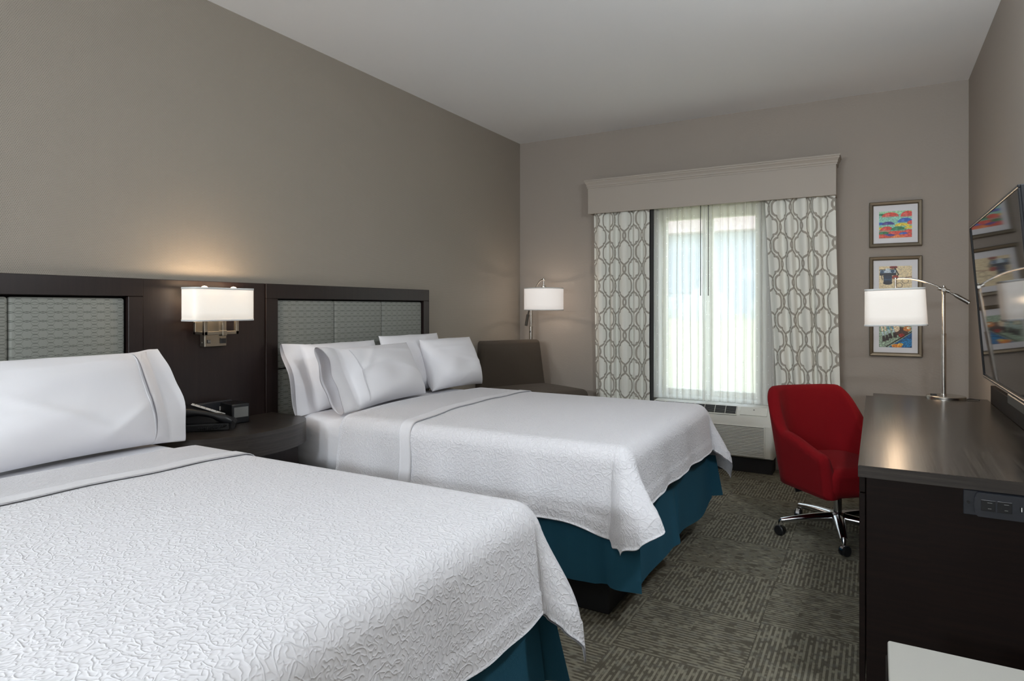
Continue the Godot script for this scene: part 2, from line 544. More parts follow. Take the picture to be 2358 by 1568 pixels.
func make_materials() -> void:
	var crinkle := crinkle_image(11)
	M.cover = relief(mat(c8(232, 231, 235), 0.85, 0.0, 0.25), crinkle, 0.28)
	M.cover.uv1_scale = Vector3(1.3, 1.3, 1)
	var soft := noise(0.02, 21).get_seamless_image(512, 512)
	M.sheet = relief(mat(c8(236, 235, 239), 0.85, 0.0, 0.25), tex(soft), 0.06)
	M.sheet.uv1_scale = Vector3(3, 3, 1)
	M.pillow = mat(c8(238, 237, 241), 0.85, 0.0, 0.25)
	M.skirt = planar(relief(mat(c8(48, 100, 124), 0.85, 0.0, 0.3), tex(noise(0.12, 5).get_seamless_image(256, 256)), 0.15), Vector3(12, 50, 12))
	var dot := func(x: int, y: int) -> float:
		var xx := posmod(x + (4 if (y / 8) % 2 == 1 else 0), 8)
		return 1.0 - smoothstep(0.5, 1.1, Vector2((xx - 3.5) / 2.6, (posmod(y, 8) - 3.5) / 3.2).length())
	var paper := Image.create(128, 128, false, Image.FORMAT_RGB8)
	var fade := noise(0.25, 77)
	for y in 128:
		for x in 128:
			var d: float = dot.call(x, y)
			paper.set_pixel(x, y, c8(160, 152, 141).lerp(c8(134, 126, 116), clampf(d * (0.8 + 0.6 * fade.get_noise_2d(x, y)), 0.0, 1.0)))
	var raised := gray(128, func(x: int, y: int) -> float: return 1.0 - dot.call(x, y))
	M.wallpaper = planar(relief(mat(Color.WHITE, 0.55, 0.0, 0.5), tex(raised), 0.05), Vector3(8.5, 9.5, 8.5))
	M.wallpaper.albedo_texture = tex(paper)
	M.wall = planar(relief(mat(c8(160, 151, 142), 0.75, 0.0, 0.4), tex(noise(0.06, 31).get_seamless_image(256, 256)), 0.05), Vector3(3, 3, 3))
	M.ceiling = mat(c8(242, 242, 242), 0.9, 0.0, 0.2)
	M.valance = mat(c8(172, 163, 152), 0.55)
	M.carpet = mat(Color.WHITE, 0.95, 0.0, 0.15)
	M.carpet.albedo_texture = carpet_image()
	relief(M.carpet, M.carpet.albedo_texture, 0.25)
	M.subfloor = mat(c8(60, 58, 54), 0.9)
	M.dark_wood = planar(mat(Color.WHITE, 0.38, 0.0, 0.5), Vector3(1.3, 1.3, 1.3))
	M.dark_wood.albedo_texture = wood_image(c8(28, 18, 17), c8(36, 25, 23), 2, true)
	M.night_wood = planar(mat(Color.WHITE, 0.36, 0.0, 0.5), Vector3(1.5, 3, 1.5))
	M.night_wood.albedo_texture = wood_image(c8(36, 32, 30), c8(60, 54, 50), 6, false)
	M.desk_wood = planar(mat(Color.WHITE, 0.24, 0.0, 0.4), Vector3(4.4, 1.5, 1.2))
	M.desk_wood.albedo_texture = wood_image(c8(32, 29, 27), c8(76, 70, 63), 4, true)
	M.black_wood = planar(mat(Color.WHITE, 0.55, 0.0, 0.3), Vector3(1.0, 2.0, 1.0))
	M.black_wood.albedo_texture = wood_image(c8(18, 10, 8), c8(27, 16, 12), 5, false)
	M.edge = mat(c8(150, 144, 134), 0.4)
	M.headfab = mat(Color.WHITE, 0.7, 0.0, 0.35)
	M.headfab.albedo_texture = headboard_image()
	M.headfab.uv1_scale = Vector3(1.0 / 0.0535, 1.0 / 0.034, 1)
	M.gap = mat(c8(14, 13, 13), 0.9)
	M.nickel = mat(c8(188, 184, 178), 0.26, 1.0)
	M.brass = mat(c8(158, 152, 140), 0.34, 1.0)
	M.chrome = mat(c8(206, 206, 208), 0.14, 1.0)
	M.gunmetal = mat(c8(128, 125, 120), 0.32, 1.0)
	M.black = mat(c8(22, 23, 26), 0.35)
	M.black_matt = mat(c8(24, 24, 26), 0.7)
	M.strip = mat(c8(38, 40, 46), 0.4)
	M.screen = mat(c8(10, 10, 11), 0.05, 0.0, 0.3)
	M.grey_plastic = mat(c8(118, 118, 116), 0.4)
	M.white_plastic = mat(c8(214, 213, 204), 0.45)
	M.slot = mat(c8(26, 28, 30), 0.7)
	M.paper = mat(c8(226, 226, 224), 0.7)
	M.ink = mat(c8(70, 70, 72), 0.7)
	M.red = planar(relief(mat(c8(118, 12, 19), 0.9, 0.0, 0.25), tex(noise(0.15, 41).get_seamless_image(256, 256)), 0.1), Vector3(14, 14, 14))
	M.red.rim_enabled = true
	M.red.rim = 0.2
	var su := noise(0.012, 51, FastNoiseLite.TYPE_SIMPLEX_SMOOTH, 4).get_seamless_image(256, 256)
	M.suede = planar(relief(mat(c8(80, 72, 64), 0.85, 0.0, 0.25), tex(su), 0.2), Vector3(3, 3, 3))
	M.suede.rim_enabled = true
	M.suede.rim = 0.3
	M.trellis = mat(Color.WHITE, 0.75, 0.0, 0.3)
	M.trellis.albedo_texture = trellis_image()
	M.trellis.backlight_enabled = true
	M.trellis.backlight = Color(0.14, 0.14, 0.13)
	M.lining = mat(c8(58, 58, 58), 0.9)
	M.sheer = mat(Color.WHITE, 0.9, 0.0, 0.1)
	M.sheer.albedo_texture = sheer_image()
	M.sheer.transparency = BaseMaterial3D.TRANSPARENCY_ALPHA
	M.sheer.backlight_enabled = true
	M.sheer.backlight = Color(0.9, 0.9, 0.88)
	M.glass = mat(Color(0.9, 0.95, 0.95, 0.08), 0.02)
	M.glass.transparency = BaseMaterial3D.TRANSPARENCY_ALPHA
	M.window_frame = mat(c8(205, 196, 168), 0.5)
	M.wand = mat(c8(96, 94, 88), 0.4)
	M.frame = mat(c8(118, 108, 92), 0.45, 0.6)
	M.mount = mat(c8(226, 226, 230), 0.8)
	M.bench = mat(c8(176, 174, 167), 0.5)
	M.grass = planar(mat(Color.WHITE, 0.95), Vector3(0.4, 0.4, 0.4))
	var gim := Image.create(128, 128, false, Image.FORMAT_RGB8)
	var gn := noise(0.08, 61)
	for y in 128:
		for x in 128:
			gim.set_pixel(x, y, c8(168, 162, 122).lerp(c8(188, 180, 146), 0.5 + 0.5 * gn.get_noise_2d(x, y)))
	M.grass.albedo_texture = tex(gim)
	M.outside_wall = mat(c8(176, 188, 196), 0.9)
	M.outside_fascia = mat(c8(222, 196, 188), 0.8)
	M.outside_roof = mat(c8(150, 140, 128), 0.9)
	M.outside_glass = mat(c8(150, 164, 176), 0.3)
	M.hedge = mat(c8(190, 198, 188), 0.9)

func glow(c: Color, e: float, base := Color.WHITE) -> StandardMaterial3D:
	var m := mat(base, 0.8, 0.0, 0.2)
	m.emission_enabled = true
	m.emission = c
	m.emission_energy_multiplier = e
	return m

# lit lamp shade cloth: gives off a little light and lets the bulb shine through
func shade_mat(c: Color, e: float, through: float) -> StandardMaterial3D:
	var m := glow(c, e, c8(236, 233, 228))
	m.backlight_enabled = true
	m.backlight = Color(1.0, 0.95, 0.88) * through
	return m

func omni(parent: Node, at: Vector3, c: Color, e: float, size: float) -> void:
	var l := OmniLight3D.new()
	l.name = "lamp_light"
	l.light_color = c
	l.light_energy = e
	l.light_size = size
	l.omni_range = 12.0
	l.omni_attenuation = 2.0
	l.shadow_enabled = true
	parent.add_child(l, true)
	l.position = at

# ---------------------------------------------------------------- scene
func _ready() -> void:
	set_view()
	make_materials()
	build_shell()
	build_outside()
	build_window()
	build_headboard()
	build_bed(2.184, true)
	build_bed(4.262, false)
	build_pillows()
	build_nightstand()
	build_desk()
	build_television()
	build_desk_chair()
	build_lounge_chair()
	build_air_conditioner()
	build_pictures()
	build_floor_lamp()
	build_desk_lamp()
	build_sconce()
	build_unseen_lights()

func set_view() -> void:
	var cam := Camera3D.new()
	cam.name = "camera"
	add_child(cam)
	var near := 0.05
	cam.set_frustum(2.0 * near * 784.0 / 1476.13, Vector2(0, -(784.0 - 709.0) / 1476.13 * near), near, 200.0)
	cam.position = Vector3(2.8647, 1.2239, 5.1959)
	cam.rotation.y = 0.5164
	cam.current = true
	var sky := Sky.new()
	var sm := ProceduralSkyMaterial.new()
	sm.sky_top_color = Color(0.80, 0.87, 0.95)
	sm.sky_horizon_color = Color(0.92, 0.95, 0.98)
	sm.ground_bottom_color = Color(0.55, 0.56, 0.5)
	sm.ground_horizon_color = Color(0.8, 0.82, 0.8)
	sm.sky_energy_multiplier = 2.25
	sm.ground_energy_multiplier = 1.0
	sky.sky_material = sm
	var e := Environment.new()
	e.background_mode = Environment.BG_SKY
	e.sky = sky
	e.tonemap_mode = Environment.TONE_MAPPER_LINEAR
	e.tonemap_exposure = 1.0
	e.sdfgi_enabled = true
	e.ssao_enabled = true
	e.ssil_enabled = true
	var we := WorldEnvironment.new()
	we.name = "world_environment"
	we.environment = e
	add_child(we)

# unseen lamps placed to light the room: pendants behind camera, globe over dresser
func globe_ball(st: SurfaceTool, c: Vector3, r: float) -> void:
	var ball := []
	for k in 13:
		var a := PI * k / 12.0
		ball.append(Vector2(r * sin(a), -r * cos(a)))
	lathe(st, c, ball, 24, Basis.IDENTITY, true)

func build_unseen_lights() -> void:
	for k in 2:
		var t := thing("unseen_pendant_light", ["unseen globe pendant behind the camera, placed to light the beds, nearer the wallpapered wall", "unseen globe pendant behind the camera, placed to light the beds, nearer the room middle"][k], "light", Vector3([0.75, 1.75][k], H, 7.6), 0.0, "unseen pendants")
		var st := S()
		lathe(st, Vector3.ZERO, [Vector2(0.0, -0.03), Vector2(0.06, -0.03), Vector2(0.06, 0.0), Vector2(0.0, 0.0)], 20)
		obj("canopy", st, M.nickel, t)
		st = S()
		tube(st, [Vector3(0, -0.03, 0), Vector3(0, -0.73, 0)], 0.005, 8)
		obj("stem", st, M.nickel, t)
		st = S()
		globe_ball(st, Vector3(0, -0.86, 0), 0.14)
		obj("globe_bulb", st, glow(Color(1.0, 1.0, 1.0), 3.0), t)
		omni(t, Vector3(0, -0.86, 0), Color(0.93, 0.97, 1.0), UNSEEN_REAR, 0.13)  # out of view, placed to light the beds and the window wall
	var w := thing("unseen_wall_lamp", "unseen globe lamp on the wall above the dresser, placed to light the bed by the window", "lamp", Vector3(W, 2.15, 3.12))
	var s2 := S()
	lathe(s2, Vector3(-0.0, 0, 0), [Vector2(0.0, 0.0), Vector2(0.05, 0.0), Vector2(0.05, 0.02), Vector2(0.012, 0.024), Vector2(0.012, 0.06), Vector2(0.0, 0.06)], 20, Basis(Vector3.FORWARD, -PI / 2))
	obj("wall_plate", s2, M.nickel, w)
	s2 = S()
	globe_ball(s2, Vector3(-0.13, 0, 0), 0.075)
	obj("globe_bulb", s2, glow(Color(1.0, 1.0, 1.0), 2.0), w)
	omni(w, Vector3(-0.13, 0, 0), Color(0.93, 0.97, 1.0), UNSEEN_SIDE, 0.07)  # out of view, brightens the far bed and the walls around it

func build_shell() -> void:
	# floor with carpet tiles laid quarter-turned
	var fl := struct("floor", bm(Vector3(-0.1, -0.1, -0.18), Vector3(W + 0.1, -0.009, D + 0.1), 0.0), M.subfloor, "carpet tiles with broken brown stripes, laid quarter-turned")
	var cache := {}
	var pitch_x := 0.445
	var pitch_z := 0.438
	for i in range(-5, 5):
		for j in range(-7, 12):
			var x0 := maxf(0.0, 2.03 + i * pitch_x)
			var x1 := minf(W, 2.03 + (i + 1) * pitch_x)
			var z0 := maxf(0.0, 2.555 + j * pitch_z)
			var z1 := minf(D, 2.555 + (j + 1) * pitch_z)
			if x1 - x0 < 0.02 or z1 - z0 < 0.02:
				continue
			var variant := posmod(i * 3 + j * 5, 4)
			var turned := posmod(i + j, 2) == 0
			var key := "%.3f %.3f %d %s" % [x1 - x0, z1 - z0, variant, turned]
			if not cache.has(key):
				cache[key] = tile_mesh(x1 - x0, z1 - z0, variant, turned)
			var o := put("carpet_tile", cache[key], M.carpet, fl)
			o.position = Vector3((x0 + x1) / 2, 0, (z0 + z1) / 2)
	struct("ceiling", bm(Vector3(-0.1, H, -0.18), Vector3(W + 0.1, H + 0.1, D + 0.1), 0.0), M.ceiling, "plain white painted ceiling")
	struct("wall_left", bm(Vector3(-0.1, 0, -0.18), Vector3(0, H, D + 0.1), 0.0), M.wallpaper, "taupe wall covered in dotted woven wallpaper")
	struct("wall_right", bm(Vector3(W, 0, -0.18), Vector3(W + 0.1, H, D + 0.1), 0.0), M.wall, "plain taupe wall behind the television")
	struct("wall_back", bm(Vector3(0, 0, D), Vector3(W, H, D + 0.1), 0.0), M.wall, "unseen plain taupe wall behind the camera")
	var st := S()
	var wx0 := 1.31
	var wx1 := 2.09
	var wy0 := 0.51
	var wy1 := 2.06
	bx(st, Vector3(0, 0, -0.18), Vector3(wx0, H, 0), 0.0)
	bx(st, Vector3(wx1, 0, -0.18), Vector3(W, H, 0), 0.0)
	bx(st, Vector3(wx0, 0, -0.18), Vector3(wx1, wy0, 0), 0.0)
	bx(st, Vector3(wx0, wy1, -0.18), Vector3(wx1, H, 0), 0.0)
	struct("wall_far", st, M.wall, "plain taupe window wall")
	st = S()
	bx(st, Vector3(0.0, 0.0, 0.0), Vector3(1.30, 0.09, 0.012), 0.003)
	bx(st, Vector3(2.23, 0.0, 0.0), Vector3(W, 0.09, 0.012), 0.003)
	struct("baseboard_far", st, M.black_matt, "dark baseboard along the window wall")
	struct("baseboard_left", bm(Vector3(0.0, 0.0, 0.012), Vector3(0.012, 0.09, 1.46), 0.003), M.black_matt, "dark baseboard along the wallpapered wall")
	struct("baseboard_right", bm(Vector3(W - 0.012, 0.0, 0.012), Vector3(W, 0.09, 0.86), 0.003), M.black_matt, "dark baseboard beside the desk")

func tile_mesh(sx: float, sz: float, variant: int, turned: bool) -> ArrayMesh:
	var st := S()
	st.set_smooth_group(-1)
	var hx := sx / 2
	var hz := sz / 2
	var off := Vector2(0.37 * variant, 0.61 * variant)
	var e := 0.0012
	var P := func(x: float, y: float, z: float) -> void:
		var q := Vector2(z, x) if turned else Vector2(x, z)
		st.set_uv(q / 0.46 + off)
		st.add_vertex(Vector3(x, y, z))
	var ring := func(k: int, inset: float, y: float) -> Vector3:
		var sgn := [Vector2(-1, -1), Vector2(1, -1), Vector2(1, 1), Vector2(-1, 1)]
		var s: Vector2 = sgn[k % 4]
		return Vector3(s.x * (hx - inset), y, s.y * (hz - inset))
	var levels := [[0.0002, -0.009], [0.0002, -0.0010], [e, 0.0]]
	for k in 4:
		for l in 2:
			var a: Vector3 = ring.call(k, levels[l][0], levels[l][1])
			var b: Vector3 = ring.call(k + 1, levels[l][0], levels[l][1])
			var c: Vector3 = ring.call(k + 1, levels[l + 1][0], levels[l + 1][1])
			var d: Vector3 = ring.call(k, levels[l + 1][0], levels[l + 1][1])
			for p: Vector3 in [a, b, c, a, c, d]:
				P.call(p.x, p.y, p.z)
	for k: int in [0, 1, 2, 0, 2, 3]:
		var p: Vector3 = ring.call(k, e, 0.0)
		P.call(p.x, p.y, p.z)
	return finish(st)

func build_outside() -> void:
	var st := S()
	grid(st, 20, 10, func(u: float, v: float) -> Vector3:
		var z := -0.3 - 24.0 * v
		return Vector3(-22.0 + 40.0 * u, -0.25 + 1.25 * smoothstep(0.0, 1.0, v / 0.75), z), null, true)
	struct("lawn", st, M.grass, "pale green lawn seen through the sheer curtain")
	var b := thing("neighbouring_building", "pale grey building with a pinkish fascia beyond the lawn", "building", Vector3(-8.0, 0.9, -20.0))
	obj("wall", bm(Vector3(-12, -0.9, -4), Vector3(16, 3.2, 0), 0.02), M.outside_wall, b)
	obj("fascia", bm(Vector3(-12.5, 3.2, -4.5), Vector3(16.5, 3.8, 0.6), 0.02), M.outside_fascia, b)
	obj("roof", bm(Vector3(-12.2, 3.8, -4.2), Vector3(16.2, 4.1, 0.4), 0.02), M.outside_roof, b)
	for k in 6:
		obj("window", bm(Vector3(-10.0 + 4.4 * k, 0.9, -0.1), Vector3(-8.4 + 4.4 * k, 2.5, 0.04), 0.02), M.outside_glass, b)
	var rng := RandomNumberGenerator.new()
	rng.seed = 4
	for k in 5:
		var c := Vector3(-7.4 + 1.9 * k, 0.72, -15.6 + 0.6 * (k % 2))
		var s2 := S()
		var nz := noise(0.9, 70 + k)
		grid(s2, 24, 14, func(u: float, v: float) -> Vector3:
			var a := TAU * (roundi(u * 24) % 24) / 24.0
			var e := PI * 0.5 * v
			var d := Vector3(cos(a) * cos(e), sin(e), sin(a) * cos(e))
			return d * Vector3(0.85, 1.1, 0.7) * (1.0 + 0.22 * nz.get_noise_3dv(d * 3.0)), null, true)
		var o := obj("bush", s2, M.hedge)
		o.position = c
		tag(o, ["first", "second", "third", "fourth", "fifth"][k] + " pale bush, counted from the floor lamp side, beyond the lawn", "bush", "bushes in front of the grey building")

func build_window() -> void:
	var w := Node3D.new()
	w.name = "window_1"
	w.set_meta("kind", "structure")
	w.set_meta("label", "two-pane window behind the sheer curtains")
	add_child(w)
	var st := S()
	var zc := -0.10
	for f: Array in [[1.31, 0.51, 1.35, 2.06], [2.05, 0.51, 2.09, 2.06], [1.35, 0.51, 2.05, 0.56], [1.35, 1.95, 2.05, 2.06]]:
		bx(st, Vector3(f[0], f[1], zc - 0.035), Vector3(f[2], f[3], zc + 0.035), 0.004)
	obj("window_frame", st, M.window_frame, w)
	obj("mullion", bm(Vector3(1.675, 0.56, zc - 0.03), Vector3(1.725, 1.95, zc + 0.03), 0.004), M.window_frame, w)
	obj("pane", bm(Vector3(1.35, 0.56, zc - 0.003), Vector3(1.675, 1.95, zc + 0.003), 0.0), M.glass, w)
	obj("pane", bm(Vector3(1.725, 0.56, zc - 0.003), Vector3(2.05, 1.95, zc + 0.003), 0.0), M.glass, w)
	obj("window_sill", bm(Vector3(1.29, 0.495, -0.065), Vector3(2.11, 0.512, 0.02), 0.004), M.white_plastic, w)
	# valance box with crown moulding
	var v := thing("valance", "taupe wooden valance box with crown moulding above the window", "valance", Vector3.ZERO)
	st = S()
	bx(st, Vector3(0.74, 2.02, 0.132), Vector3(2.622, 2.27, 0.15), 0.002)
	bx(st, Vector3(0.74, 2.02, 0.0), Vector3(0.758, 2.27, 0.132), 0.002)
	bx(st, Vector3(2.604, 2.02, 0.0), Vector3(2.622, 2.27, 0.132), 0.002)
	bx(st, Vector3(0.758, 2.252, 0.0), Vector3(2.604, 2.27, 0.132), 0.0)
	obj("board", st, M.valance, v)
	st = S()
	st.set_smooth_group(-1)
	var prof := [Vector2(0.0, 2.235), Vector2(0.006, 2.235), Vector2(0.006, 2.246), Vector2(0.010, 2.250), Vector2(0.010, 2.262), Vector2(0.015, 2.272), Vector2(0.021, 2.280), Vector2(0.021, 2.290), Vector2(0.026, 2.292), Vector2(0.026, 2.302), Vector2(0.0, 2.302)]
	var ring := func(q: Vector2) -> Array:
		return [Vector3(0.74 - q.x, q.y, 0.0), Vector3(0.74 - q.x, q.y, 0.15 + q.x), Vector3(2.622 + q.x, q.y, 0.15 + q.x), Vector3(2.622 + q.x, q.y, 0.0)]
	for k in prof.size() - 1:
		var r0: Array = ring.call(prof[k])
		var r1: Array = ring.call(prof[k + 1])
		var d: Vector2 = prof[k + 1] - prof[k]
		for e in 3:
			var o: Vector3 = [Vector3(-1, 0, 0), Vector3(0, 0, 1), Vector3(1, 0, 0)][e]
			quad(st, r0[e], r0[e + 1], r1[e + 1], r1[e], o * d.y + Vector3.UP * -d.x)
	quad(st, Vector3(0.74, 2.302, 0), Vector3(2.622, 2.302, 0), Vector3(2.622, 2.302, 0.15), Vector3(0.74, 2.302, 0.15), Vector3.UP)
	obj("crown_moulding", st, M.valance, v)
	# printed curtains
	var cl := thing("curtain", "cream curtain with grey trellis print hanging beside the floor lamp", "curtain", Vector3.ZERO, 0.0, "trellis curtains")
	curtain(cl, 0.762, 1.262, 0.79, 1.262, [0.0, 0.16, 0.26, 0.36, 0.41, 0.58, 0.70, 0.76, 0.86, 1.0], 1)
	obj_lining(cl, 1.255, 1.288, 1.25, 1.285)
	var cr := thing("curtain", "cream curtain with grey trellis print hanging behind the red chair", "curtain", Vector3.ZERO, 0.0, "trellis curtains")
	curtain(cr, 2.136, 2.612, 2.262, 2.66, [0.0, 0.16, 0.24, 0.36, 0.44, 0.57, 0.66, 0.73, 0.82, 1.0], 2)
	# sheers
	for k in 2:
		var s3 := S()
		var x0 := 1.225 if k == 0 else 1.665
		var x1 := 1.735 if k == 0 else 2.235
		var nz := noise(3.0, 90 + k)
		grid(s3, 160, 24, func(u: float, vv: float) -> Vector3:
			var amp := 0.017 + 0.006 * vv
			var ph := TAU * 9.0 * u + 2.2 * nz.get_noise_1d(u * 3.0) + 0.8 * nz.get_noise_2d(u, vv * 0.5)
			return Vector3(lerpf(x0, x1, u) + 0.0095 * sin(ph + 1.2), lerpf(2.09, 0.493 + 0.004 * sin(ph), vv), 0.055 + 0.006 * k + amp * sin(ph)),
			func(u: float, vv: float) -> Vector2: return Vector2(u * (x1 - x0) * 1.45, vv * 1.6) / 0.105, true)
		var o := obj("sheer_curtain", s3, M.sheer)
		tag(o, ["white dotted sheer curtain panel next to the floor lamp", "white dotted sheer curtain panel next to the red chair"][k], "curtain", "sheer curtains")
	for k in 2:
		var s4 := S()
		var x: float = [1.668, 1.727][k]
		tube(s4, [Vector3(x, 2.05, 0.09), Vector3(x, 1.32, 0.092)], 0.0035, 8)
		tag(obj("curtain_wand", s4, M.wand), ["thin grey curtain wand on the sheer nearer the floor lamp", "thin grey curtain wand on the sheer nearer the red chair"][k], "wand", "curtain wands")

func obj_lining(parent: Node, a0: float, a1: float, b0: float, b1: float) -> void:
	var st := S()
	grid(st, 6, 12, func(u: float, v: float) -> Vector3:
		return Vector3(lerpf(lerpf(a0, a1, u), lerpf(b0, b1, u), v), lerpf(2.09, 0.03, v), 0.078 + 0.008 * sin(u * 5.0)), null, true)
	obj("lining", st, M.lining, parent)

# folds are given by the places of their ridges and valleys in turn
func curtain(parent: Node, a0: float, a1: float, b0: float, b1: float, marks: Array, sd: int) -> void:
	var nz := noise(1.2, sd)
	var n := 150
	var shape := func(u: float, v: float) -> Vector3:
		var k := 0
		while k < marks.size() - 2 and u > marks[k + 1]:
			k += 1
		var t: float = (u - marks[k]) / (marks[k + 1] - marks[k])
		var hgt := 0.5 - 0.5 * cos(PI * t)
		if k % 2 == 1:
			hgt = 1.0 - hgt
		hgt = 1.0 - pow(1.0 - hgt, 1.6)
		var depth := (0.040 + 0.008 * v) * hgt
		var x := lerpf(lerpf(a0, a1, u), lerpf(b0, b1, u), pow(v, 1.2))
		x += 0.010 * nz.get_noise_2d(u * 3.0, v * 1.5) * v + 0.012 * sin(TAU * 4.0 * u + 0.6) * 0.4
		return Vector3(x, lerpf(2.10, 0.025, v), 0.078 + depth + 0.006 * nz.get_noise_2d(u * 4.0 + 9.0, v * 2.0))
	var arc := PackedFloat32Array([0.0])
	for i in n:
		var p: Vector3 = shape.call(float(i) / n, 0.3)
		var q: Vector3 = shape.call(float(i + 1) / n, 0.3)
		arc.append(arc[-1] + Vector2(p.x - q.x, 2.0 * (p.z - q.z)).length())
	var st := S()
	grid(st, n, 40, shape, func(u: float, v: float) -> Vector2:
		return Vector2(arc[roundi(u * n)] / 0.305 + 0.18 * sd, v * 2.075 / 0.276), true)
	obj("panel", st, M.trellis, parent)

# ---------------------------------------------------------------- headboard
func build_headboard() -> void:
	for k in 2:
		var z0: float = [1.473, 3.547][k]
		var z1: float = [2.895, 4.969][k]
		var t := thing("headboard", ["dark framed headboard with patterned grey pads behind the bed by the window", "dark framed headboard with patterned grey pads behind the nearest bed"][k], "headboard", Vector3.ZERO, 0.0, "upholstered headboards")
		var i0 := z0 + 0.064
		var i1 := z1 - 0.078
		if k == 1:
			i0 = z0 + 0.064
			i1 = z1 - 0.064
		var st := S()
		bx(st, Vector3(0.002, 1.274, z0), Vector3(0.066, 1.353, z1), 0.002)
		bx(st, Vector3(0.002, 0.0, z0), Vector3(0.066, 1.274, i0), 0.002)
		bx(st, Vector3(0.002, 0.0, i1), Vector3(0.066, 1.274, z1), 0.002)
		obj("frame", st, M.dark_wood, t)
		obj("backing", bm(Vector3(0.002, 0.02, i0), Vector3(0.024, 1.274, i1), 0.0), M.gap, t)
		var wz := (i1 - i0 - 0.012) / 3.0
		for c in 3:
			for r in 2:
				var y1: float = [1.266, 0.890][r]
				var y0: float = [0.894, 0.45][r]
				var zc := i0 + 0.006 + wz * (c + 0.5)
				var s2 := S()
				rbox(s2, Vector3(0.036, (y0 + y1) / 2, zc), Vector3(0.030, y1 - y0, wz - 0.001), 0.012, 4, 6, func(p: Vector3) -> Vector3:
					if p.x > 0.0:
						p.x += 0.006 * (1.0 - pow(absf(p.z) / (wz * 0.5), 4.0)) * (1.0 - pow(absf(p.y) / ((y1 - y0) * 0.5), 4.0))
					return p)
				# texture runs in metres over the wall so that the print goes on from pad to pad
				obj("upholstered_pad", with_wall_uv(s2), M.headfab, t)
	var p := thing("wall_panel", "dark wood panel between the headboards carrying the wall lamp", "panel", Vector3.ZERO)
	obj("board", bm(Vector3(0.002, 0.0, 2.897), Vector3(0.060, 1.353, 3.545), 0.002), M.dark_wood, p)

func with_wall_uv(st: SurfaceTool) -> SurfaceTool:
	var mesh := finish(st)
	var a := mesh.surface_get_arrays(0)
	var uv := PackedVector2Array()
	for p: Vector3 in a[Mesh.ARRAY_VERTEX]:
		uv.append(Vector2(-p.z, -p.y))
	a[Mesh.ARRAY_TEX_UV] = uv
	var m2 := ArrayMesh.new()
	m2.add_surface_from_arrays(Mesh.PRIMITIVE_TRIANGLES, a)
	var s := S()
	s.create_from(m2, 0)
	return s

